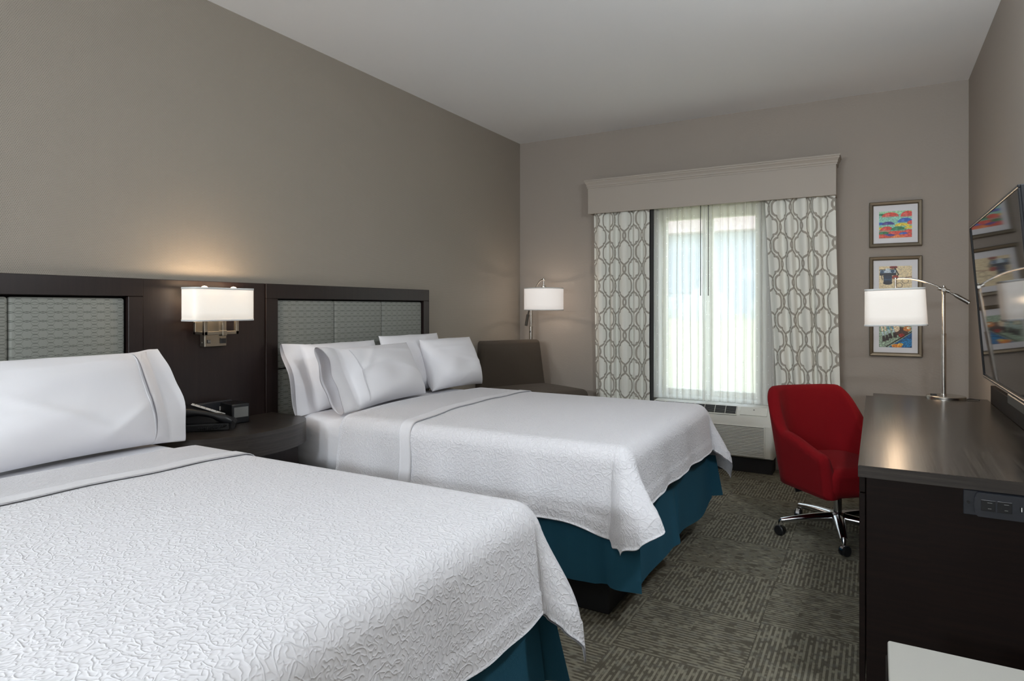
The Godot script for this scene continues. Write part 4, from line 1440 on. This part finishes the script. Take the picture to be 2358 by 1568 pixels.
func build_lounge_chair() -> void:
	var face := deg_to_rad(64.0)
	# origin: middle of the front of the backrest, on the floor
	var right := Vector3(0.36, 0, 0.21)
	var side := Vector3(-0.42, 0, 0.908)
	var t := thing("lounge_chair", "dark brown suede lounge chair in the corner under the floor lamp", "armchair", right + side * 0.325, face)
	var st := S()
	rbox(st, Vector3(0, 0.62, -0.055), Vector3(0.65, 0.66, 0.115), 0.03, 5, 8, func(p: Vector3) -> Vector3:
		p.x *= 1.0 - 0.10 * (p.y / 0.33)
		if p.z > 0.0:
			p.z += 0.02 * (1.0 - pow(p.x / 0.33, 2.0))
		p.z -= 0.06 * (p.y / 0.33) * 0.5
		return p)
	var back := obj("backrest", st, M.suede, t)
	st = S()
	var pipe := []
	for k in 25:
		var u := lerpf(-1.0, 1.0, k / 24.0)
		pipe.append(Vector3(0.285 * u, 0.948 - 0.03 * pow(absf(u), 8.0), -0.034))
	tube(st, pipe, 0.004, 6)
	obj("piping", st, M.suede, back)
	st = S()
	rbox(st, Vector3(0, 0.50, 0.30), Vector3(0.64, 0.16, 0.60), 0.05, 5, 8, func(p: Vector3) -> Vector3:
		if p.y > 0.0:
			p.y += 0.012 * (1.0 - pow(absf(p.x) / 0.32, 2.0)) * (1.0 - pow(absf(p.z) / 0.3, 2.0))
		return p)
	obj("seat", st, M.suede, t)
	st = S()
	rbox(st, Vector3(0, 0.26, 0.245), Vector3(0.62, 0.32, 0.69), 0.02, 3, 1)
	obj("frame", st, M.suede, t)
	for x: float in [-0.26, 0.26]:
		for z: float in [-0.04, 0.52]:
			st = S()
			lathe(st, Vector3(x, 0, z), [Vector2(0.0, 0.0), Vector2(0.016, 0.0), Vector2(0.024, 0.10), Vector2(0.0, 0.10)], 14)
			obj("leg", st, M.black_wood, t)

# ---------------------------------------------------------------- air conditioner
func build_air_conditioner() -> void:
	var t := thing("air_conditioner", "white wall air conditioner with louvred front under the window", "air conditioner", Vector3.ZERO)
	var x0 := 1.295
	var x1 := 2.214
	# side profile in (z, y)
	var prof := [Vector2(0.0, 0.112), Vector2(0.19, 0.112), Vector2(0.2, 0.118), Vector2(0.202, 0.35), Vector2(0.196, 0.372), Vector2(0.175, 0.418), Vector2(0.150, 0.452), Vector2(0.115, 0.476), Vector2(0.07, 0.486), Vector2(0.0, 0.486)]
	var poly := PackedVector2Array(prof)
	var place := func(p: Vector2, x: float) -> Vector3: return Vector3(x, p.y, p.x)
	var st := S()
	prism(st, poly, x0 + 0.02, x1 - 0.02, place, Vector3.RIGHT)
	# end cheeks, a little smaller at the outside so that the ends look rounded
	for sgn: float in [-1.0, 1.0]:
		var xe := x0 + 0.02 if sgn < 0 else x1 - 0.02
		grid(st, prof.size() - 1, 4, func(u: float, v: float) -> Vector3:
			var q: Vector2 = prof[roundi(u * (prof.size() - 1))]
			var a := v * PI * 0.5
			var k := 0.02 * (1.0 - cos(a))
			return Vector3(xe + sgn * 0.02 * sin(a), clampf(q.y, 0.112, 0.486 - k), maxf(0.0, q.x - k)), null, sgn > 0)
		var inner := PackedVector2Array()
		for q: Vector2 in prof:
			inner.append(Vector2(maxf(0.0, q.x - 0.02), minf(q.y, 0.466)))
		var cx := xe + sgn * 0.02
		var idx := Geometry2D.triangulate_polygon(inner)
		st.set_smooth_group(-1)
		for k in range(0, idx.size(), 3):
			tri(st, place.call(inner[idx[k]], cx), place.call(inner[idx[k + 1]], cx), place.call(inner[idx[k + 2]], cx), Vector3(sgn, 0, 0))
	obj("case", st, M.white_plastic, t)
	# front louvres over a dark recess
	obj("grille_recess", bm(Vector3(1.345, 0.132, 0.2), Vector3(2.15, 0.342, 0.2035), 0.0), M.grey_plastic, t)
	var louvre := S()
	var tilt := Basis(Vector3.RIGHT, 0.55)
	box(louvre, Vector3.ZERO, Vector3(0.805, 0.0024, 0.012), 0.0006, tilt)
	var lm := finish(louvre)
	for k in 19:
		var o := put("slat", lm, M.white_plastic, t)
		o.position = Vector3(1.7475, 0.139 + 0.0109 * k, 0.2055)
	st = S()
	bx(st, Vector3(1.335, 0.124, 0.2), Vector3(1.345, 0.35, 0.211), 0.002)
	bx(st, Vector3(2.15, 0.124, 0.2), Vector3(2.16, 0.35, 0.211), 0.002)
	bx(st, Vector3(1.345, 0.342, 0.2), Vector3(2.15, 0.35, 0.211), 0.002)
	bx(st, Vector3(1.345, 0.124, 0.2), Vector3(2.15, 0.132, 0.211), 0.002)
	obj("grille_frame", st, M.white_plastic, t)
	# air outlet on the sloping top
	var a := Vector3(0, 0.476, 0.115)
	var b := Vector3(0, 0.418, 0.175)
	var mid := (a + b) * 0.5
	var dir := (b - a).normalized()
	var nrm := Vector3(1, 0, 0).cross(dir)
	if nrm.y < 0.0:
		nrm = -nrm
	var sb := Basis(Vector3(1, 0, 0), nrm, Vector3(1, 0, 0).cross(nrm))
	st = S()
	box(st, Vector3(1.635, mid.y, mid.z) + nrm * 0.005, Vector3(0.63, 0.006, 0.072), 0.0, sb)
	var vent := obj("air_outlet", st, M.slot, t)
	var fin := S()
	box(fin, Vector3.ZERO, Vector3(0.63, 0.005, 0.0022), 0.0004, sb)
	var fm := finish(fin)
	for k in 7:
		var o := put("fin", fm, M.grey_plastic, vent)
		o.position = Vector3(1.635, mid.y, mid.z) + nrm * 0.0095 + sb.z * (-0.030 + 0.010 * k)
	var rib := S()
	box(rib, Vector3.ZERO, Vector3(0.0035, 0.007, 0.072), 0.0004, sb)
	var rm := finish(rib)
	for k in 9:
		var o := put("rib", rm, M.white_plastic, vent)
		o.position = Vector3(1.32 + 0.0785 * k, mid.y, mid.z) + nrm * 0.0095
	st = S()
	box(st, Vector3(2.073, mid.y, mid.z) + nrm * 0.005, Vector3(0.19, 0.007, 0.075), 0.001, sb)
	var door := obj("control_door", st, M.white_plastic, t)
	st = S()
	box(st, Vector3(2.073, mid.y, mid.z) + nrm * 0.0089 + sb.z * -0.012, Vector3(0.010, 0.0008, 0.008), 0.0, sb)
	obj("emblem", st, M.grey_plastic, door)
	st = S()
	box(st, Vector3(1.635, mid.y, mid.z) + nrm * 0.006 + sb.z * 0.042, Vector3(0.64, 0.008, 0.010), 0.002, sb)
	obj("outlet_lip", st, M.white_plastic, t)
	obj("sub_base", bm(Vector3(1.31, 0.0, 0.0), Vector3(2.205, 0.112, 0.175), 0.002), M.black_matt, t)

# ---------------------------------------------------------------- pictures
func build_pictures() -> void:
	var art := [art_umbrellas(), art_camera(), art_brushes()]
	var labels := ["framed picture of many coloured umbrellas", "framed picture of a camera on a map, behind the desk lamp shade", "framed picture of paintbrushes, lowest of the three pictures"]
	for k in 3:
		var yc: float = [1.806, 1.424, 1.046][k]
		var t := thing("picture", labels[k], "picture", Vector3(2.981, yc, 0.0), 0.0, "pictures beside the window")
		var h := 0.157
		var st := S()
		st.set_smooth_group(-1)
		var prof := [Vector2(0.0, 0.004), Vector2(0.0, 0.034), Vector2(0.004, 0.038), Vector2(0.018, 0.034), Vector2(0.025, 0.028), Vector2(0.025, 0.018)]
		for e in 4:
			var d: Vector2 = [Vector2(0, 1), Vector2(1, 0), Vector2(0, -1), Vector2(-1, 0)][e]
			var s := Vector2(d.y, -d.x)
			for q in prof.size() - 1:
				var p0: Vector2 = prof[q]
				var p1: Vector2 = prof[q + 1]
				var A := func(pp: Vector2, sg: float) -> Vector3:
					var r := d * (h - pp.x) + s * sg * (h - pp.x)
					return Vector3(r.x, r.y, pp.y)
				var n2 := Vector2(-(p1.y - p0.y), p1.x - p0.x)
				quad(st, A.call(p0, -1), A.call(p0, 1), A.call(p1, 1), A.call(p1, -1), Vector3(d.x * n2.x, d.y * n2.x, n2.y))
		obj("frame", st, M.frame, t)
		obj("backing", bm(Vector3(-h + 0.002, -h + 0.002, 0.001), Vector3(h - 0.002, h - 0.002, 0.016), 0.0), M.black_matt, t)
		obj("mount", bm(Vector3(-0.133, -0.133, 0.016), Vector3(0.133, 0.133, 0.0185), 0.0), M.mount, t)
		var m := mat(Color.WHITE, 0.45)
		m.albedo_texture = art[k]
		st = S()
		grid(st, 1, 1, func(u: float, v: float) -> Vector3: return Vector3(lerpf(-0.098, 0.098, u), lerpf(0.09, -0.096, v), 0.0192), null, true)
		obj("print", st, m, t)

# ---------------------------------------------------------------- lamps
func drum_shade(st: SurfaceTool, outline: Callable, y0: float, y1: float, k0: float, k1: float, seg: int) -> void:
	for inner in 2:
		grid(st, seg, 4, func(u: float, v: float) -> Vector3:
			var a := TAU * (roundi(u * seg) % seg) / seg
			var p: Vector2 = outline.call(a) * lerpf(k0, k1, v) * (1.0 - 0.012 * inner)
			return Vector3(p.x, lerpf(y0, y1, v), p.y), null, inner == 0)
	for e: float in [0.0, 1.0]:
		grid(st, seg, 1, func(u: float, v: float) -> Vector3:
			var a := TAU * (roundi(u * seg) % seg) / seg
			var p: Vector2 = outline.call(a) * lerpf(k0, k1, e) * (1.0 - 0.012 * v)
			return Vector3(p.x, lerpf(y0, y1, e), p.y), null, e > 0.5)

func band(st: SurfaceTool, outline: Callable, y0: float, y1: float, k: float, seg: int) -> void:
	for inner in 2:
		grid(st, seg, 1, func(u: float, v: float) -> Vector3:
			var a := TAU * (roundi(u * seg) % seg) / seg
			var p: Vector2 = outline.call(a) * k * (1.0 + (0.010 if inner == 0 else -0.022))
			return Vector3(p.x, lerpf(y0, y1, v), p.y), null, inner == 0)
	for e: float in [0.0, 1.0]:
		grid(st, seg, 1, func(u: float, v: float) -> Vector3:
			var a := TAU * (roundi(u * seg) % seg) / seg
			var p: Vector2 = outline.call(a) * k * lerpf(1.010, 0.978, v)
			return Vector3(p.x, lerpf(y0, y1, e), p.y), null, e > 0.5)

func bulb(st: SurfaceTool, at: Vector3, r: float) -> void:
	var prof := []
	for k in 11:
		var a := PI * k / 10.0
		prof.append(Vector2(r * sin(a), -r * cos(a) * 1.25))
	lathe(st, at, prof, 16, Basis.IDENTITY, true)

func build_floor_lamp() -> void:
	var t := thing("floor_lamp", "brushed metal floor lamp with white drum shade behind the brown chair", "lamp", Vector3(0.195, 0, 0.15))
	var st := S()
	lathe(st, Vector3.ZERO, [Vector2(0.0, 0.0), Vector2(0.13, 0.0), Vector2(0.13, 0.02), Vector2(0.02, 0.028), Vector2(0.0, 0.028)], 30)
	obj("base", st, M.nickel, t)
	st = S()
	lathe(st, Vector3.ZERO, [Vector2(0.0, 0.02), Vector2(0.0165, 0.02), Vector2(0.0165, 1.06), Vector2(0.010, 1.068), Vector2(0.010, 1.34), Vector2(0.0, 1.345)], 18)
	obj("pole", st, M.nickel, t)
	obj("switch", bm(Vector3(-0.004, 1.005, 0.014), Vector3(0.005, 1.02, 0.02), 0.001), M.black, t)
	st = S()
	var sc := Vector3(0.202, 0, 0.15)
	var tip := sc + Vector3(0, 1.468, 0)
	var arm := []
	for k in 15:
		var u := k / 14.0
		var p0 := tip
		var p1 := Vector3(0.10, 1.475, 0.075)
		var p2 := Vector3(0.0, 1.33, -0.012)
		var p3 := Vector3(-0.052, 1.14, -0.03)
		arm.append(p0 * pow(1 - u, 3) + p1 * 3 * u * pow(1 - u, 2) + p2 * 3 * u * u * (1 - u) + p3 * pow(u, 3))
	tube(st, arm, 0.006, 10)
	obj("arm", st, M.gunmetal, t)
	st = S()
	tube(st, [arm[14] + Vector3(0.006, 0.025, 0.002), arm[14] + Vector3(-0.018, -0.075, -0.006)], 0.014, 14)
	obj("counterweight", st, M.gunmetal, t)
	st = S()
	lathe(st, sc, [Vector2(0.0, 1.395), Vector2(0.022, 1.395), Vector2(0.022, 1.412), Vector2(0.006, 1.416), Vector2(0.006, 1.455), Vector2(0.011, 1.462), Vector2(0.011, 1.474), Vector2(0.0, 1.48)], 16)
	obj("finial", st, M.nickel, t)
	st = S()
	var round_ := func(a: float) -> Vector2: return Vector2(cos(a), sin(a)) * 0.168
	drum_shade(st, round_, 1.205, 1.392, 1.0, 1.0, 48)
	var sh := obj("lamp_shade", st, shade_mat(Color(1.0, 0.955, 0.93), 0.40, 0.05), t)
	sh.position = sc
	st = S()
	band(st, round_, 1.203, 1.211, 1.0, 48)
	obj("shade_trim", st, M.paper, sh)
	st = S()
	band(st, round_, 1.386, 1.394, 1.0, 48)
	obj("shade_trim", st, M.paper, sh)
	st = S()
	for k in 3:
		var a := TAU * k / 3.0
		tube(st, [Vector3(0, 1.375, 0), Vector3(cos(a), 0, sin(a)) * 0.16 + Vector3(0, 1.386, 0)], 0.002, 6)
	tube(st, [Vector3(0, 1.39, 0), Vector3(0, 1.33, 0)], 0.012, 10)
	obj("shade_spider", st, M.nickel, sh)
	st = S()
	bulb(st, sc + Vector3(0, 1.295, 0), 0.028)
	obj("bulb", st, glow(Color(1.0, 0.93, 0.85), 3.0), t)
	omni(t, sc + Vector3(0, 1.295, 0), Color(1.0, 0.92, 0.84), 0.04, 0.02)

func build_desk_lamp() -> void:
	var t := thing("desk_lamp", "brushed nickel desk lamp with white rectangular shade on the worktop", "lamp", Vector3(3.186, 0.723, 0.995))
	var st := S()
	lathe(st, Vector3(0.01, 0, 0), [Vector2(0.0, 0.0), Vector2(0.088, 0.0), Vector2(0.092, 0.003), Vector2(0.092, 0.021), Vector2(0.089, 0.0245), Vector2(0.0, 0.0255)], 48)
	var base := obj("base", st, M.nickel, t)
	obj("outlet_cover", bm(Vector3(-0.062, 0.0245, -0.012), Vector3(-0.032, 0.0305, 0.012), 0.002), M.black, base)
	st = S()
	lathe(st, Vector3.ZERO, [Vector2(0.0, 0.025), Vector2(0.014, 0.025), Vector2(0.012, 0.034), Vector2(0.012, 0.352), Vector2(0.0125, 0.355), Vector2(0.0125, 0.36), Vector2(0.0085, 0.362), Vector2(0.0085, 0.58), Vector2(0.0, 0.58)], 20)
	obj("pole", st, M.nickel, t)
	st = S()
	var joint := Vector3(0, 0.60, 0)
	lathe(st, joint, [Vector2(0.0, -0.028), Vector2(0.009, -0.026), Vector2(0.011, -0.012), Vector2(0.014, -0.008), Vector2(0.014, 0.008), Vector2(0.008, 0.014), Vector2(0.008, 0.022), Vector2(0.0, 0.024)], 16)
	tube(st, [joint + Vector3(-0.026, 0.008, 0), joint + Vector3(0.026, -0.010, 0)], 0.010, 12)
	tube(st, [joint + Vector3(0, 0, -0.016), joint + Vector3(0, 0, 0.018)], 0.009, 12)
	obj("joint", st, M.nickel, t)
	var tip := Vector3(-0.225, 0.665, 0.0)
	st = S()
	var arm := []
	for k in 17:
		var u := k / 16.0
		var p0 := tip
		var p1 := Vector3(-0.12, 0.675, 0)
		var p2 := Vector3(-0.03, 0.625, 0)
		var p3 := Vector3(0.075, 0.553, 0)
		arm.append(p0 * pow(1 - u, 3) + p1 * 3 * u * pow(1 - u, 2) + p2 * 3 * u * u * (1 - u) + p3 * pow(u, 3))
	tube(st, arm, 0.0055, 10)
	obj("arm", st, M.nickel, t)
	st = S()
	tube(st, [Vector3(0.042, 0.577, 0), Vector3(0.058, 0.566, 0), Vector3(0.108, 0.532, 0), Vector3(0.113, 0.528, 0)], [0.006, 0.0115, 0.0115, 0.0125], 14)
	obj("counterweight", st, M.gunmetal, t)
	st = S()
	lathe(st, tip, [Vector2(0.0, -0.11), Vector2(0.006, -0.11), Vector2(0.006, -0.006), Vector2(0.010, -0.003), Vector2(0.010, 0.005), Vector2(0.0, 0.009)], 14)
	obj("stem", st, M.nickel, t)
	var rect := func(a: float) -> Vector2:
		var c := cos(a)
		var s := sin(a)
		return Vector2(signf(c) * pow(absf(c), 0.42) * 0.150, signf(s) * pow(absf(s), 0.42) * 0.098)
	st = S()
	drum_shade(st, rect, 0.402, 0.608, 1.015, 0.975, 64)
	var sh := obj("lamp_shade", st, shade_mat(Color(1.0, 0.95, 0.90), 0.30, 0.05), t)
	sh.position = Vector3(tip.x + 0.01, 0, 0)
	sh.rotation.z = 0.028
	st = S()
	band(st, rect, 0.400, 0.411, 1.015, 64)
	obj("shade_trim", st, M.paper, sh)
	st = S()
	band(st, rect, 0.599, 0.610, 0.976, 64)
	obj("shade_trim", st, M.paper, sh)
	st = S()
	for k in 4:
		var a := PI * 0.25 + PI * 0.5 * k
		var q: Vector2 = rect.call(a)
		tube(st, [Vector3(-0.01, 0.585, 0), Vector3(q.x, 0.6, q.y) * Vector3(0.96, 1, 0.96)], 0.002, 6)
	obj("shade_spider", st, M.nickel, sh)
	st = S()
	bulb(st, tip + Vector3(0, -0.165, 0), 0.028)
	obj("bulb", st, glow(Color(1.0, 0.87, 0.7), 1.6), t)
	omni(t, tip + Vector3(0, -0.165, 0), Color(1.0, 0.86, 0.7), 0.07, 0.02)
	st = S()
	var cord := []
	for k in 20:
		var u := k / 19.0
		cord.append(Vector3(0.10 + 0.06 * u, 0.006, -0.01 - 0.05 * sin(u * 3.0)))
	tube(st, cord, 0.003, 6)
	obj("cord", st, M.black, t)

func build_sconce() -> void:
	var t := thing("wall_sconce", "nickel wall sconce with white rectangular shade on the dark panel", "lamp", Vector3(0.0605, 0, 3.23))
	obj("back_plate", bm(Vector3(0, 1.037, -0.075), Vector3(0.038, 1.172, 0.043), 0.003), M.brass, t)
	var sw := obj("switch", bm(Vector3(0.038, 1.055, 0.014), Vector3(0.0415, 1.072, 0.032), 0.001), M.black, t)
	for k in 2:
		obj("button", bm(Vector3(0.0415, 1.058, 0.0165 + 0.007 * k), Vector3(0.043, 1.069, 0.0215 + 0.007 * k), 0.0005), M.grey_plastic, sw)
	obj("outlet", bm(Vector3(0.038, 1.052, -0.068), Vector3(0.044, 1.078, -0.038), 0.002), M.black, t)
	obj("screw", bm(Vector3(0.013, 1.055, 0.043), Vector3(0.02, 1.062, 0.045), 0.001), M.nickel, t)
	# square ring of the arm
	var st := S()
	var xa := 0.112
	for q: Array in [[-0.082, -0.066, 1.098, 1.20], [0.085, 0.101, 1.098, 1.20], [-0.082, 0.101, 1.098, 1.114], [-0.082, 0.101, 1.184, 1.20]]:
		bx(st, Vector3(xa - 0.010, q[2], q[0]), Vector3(xa + 0.008, q[3], q[1]), 0.0015)
	obj("arm_ring", st, M.brass, t)
	st = S()
	bx(st, Vector3(0.036, 1.10, 0.085), Vector3(xa, 1.114, 0.101), 0.0015)
	bx(st, Vector3(0.036, 1.10, 0.03), Vector3(0.052, 1.16, 0.101), 0.0015)
	obj("arm_link", st, M.brass, t)
	st = S()
	bx(st, Vector3(xa - 0.008, 1.10, -0.007), Vector3(xa + 0.010, 1.25, 0.008), 0.0015)
	obj("post", st, M.brass, t)
	obj("knuckle", bm(Vector3(xa - 0.014, 1.092, -0.012), Vector3(xa + 0.016, 1.118, 0.012), 0.002), M.brass, t)
	var rect := func(a: float) -> Vector2:
		var c := cos(a)
		var s := sin(a)
		return Vector2(signf(c) * pow(absf(c), 0.24) * 0.058, signf(s) * pow(absf(s), 0.24) * 0.162)
	st = S()
	drum_shade(st, rect, 1.164, 1.317, 1.0, 1.0, 96)
	var sh := obj("lamp_shade", st, shade_mat(Color(1.0, 0.96, 0.90), 0.34, 0.2), t)
	sh.position = Vector3(0.082, 0, 0)
	st = S()
	band(st, rect, 1.162, 1.171, 1.0, 96)
	obj("shade_trim", st, M.paper, sh)
	st = S()
	band(st, rect, 1.310, 1.319, 1.0, 96)
	obj("shade_trim", st, M.paper, sh)
	for k in 2:
		var zb: float = [0.075, -0.08][k]
		st = S()
		tube(st, [Vector3(0.082, 1.235, zb), Vector3(0.082, 1.275, zb)], 0.011, 12)
		tube(st, [Vector3(0.082, 1.24, zb), Vector3(0.100, 1.24, 0.0)], 0.005, 8)
		obj("lamp_holder", st, M.brass, t)
		st = S()
		bulb(st, Vector3(0.082, 1.300, zb), 0.022)
		obj("bulb", st, glow(Color(1.0, 0.92, 0.78), 5.0), t)
		omni(t, Vector3(0.082, 1.300, zb), Color(1.0, 0.86, 0.70), 0.04, 0.02)
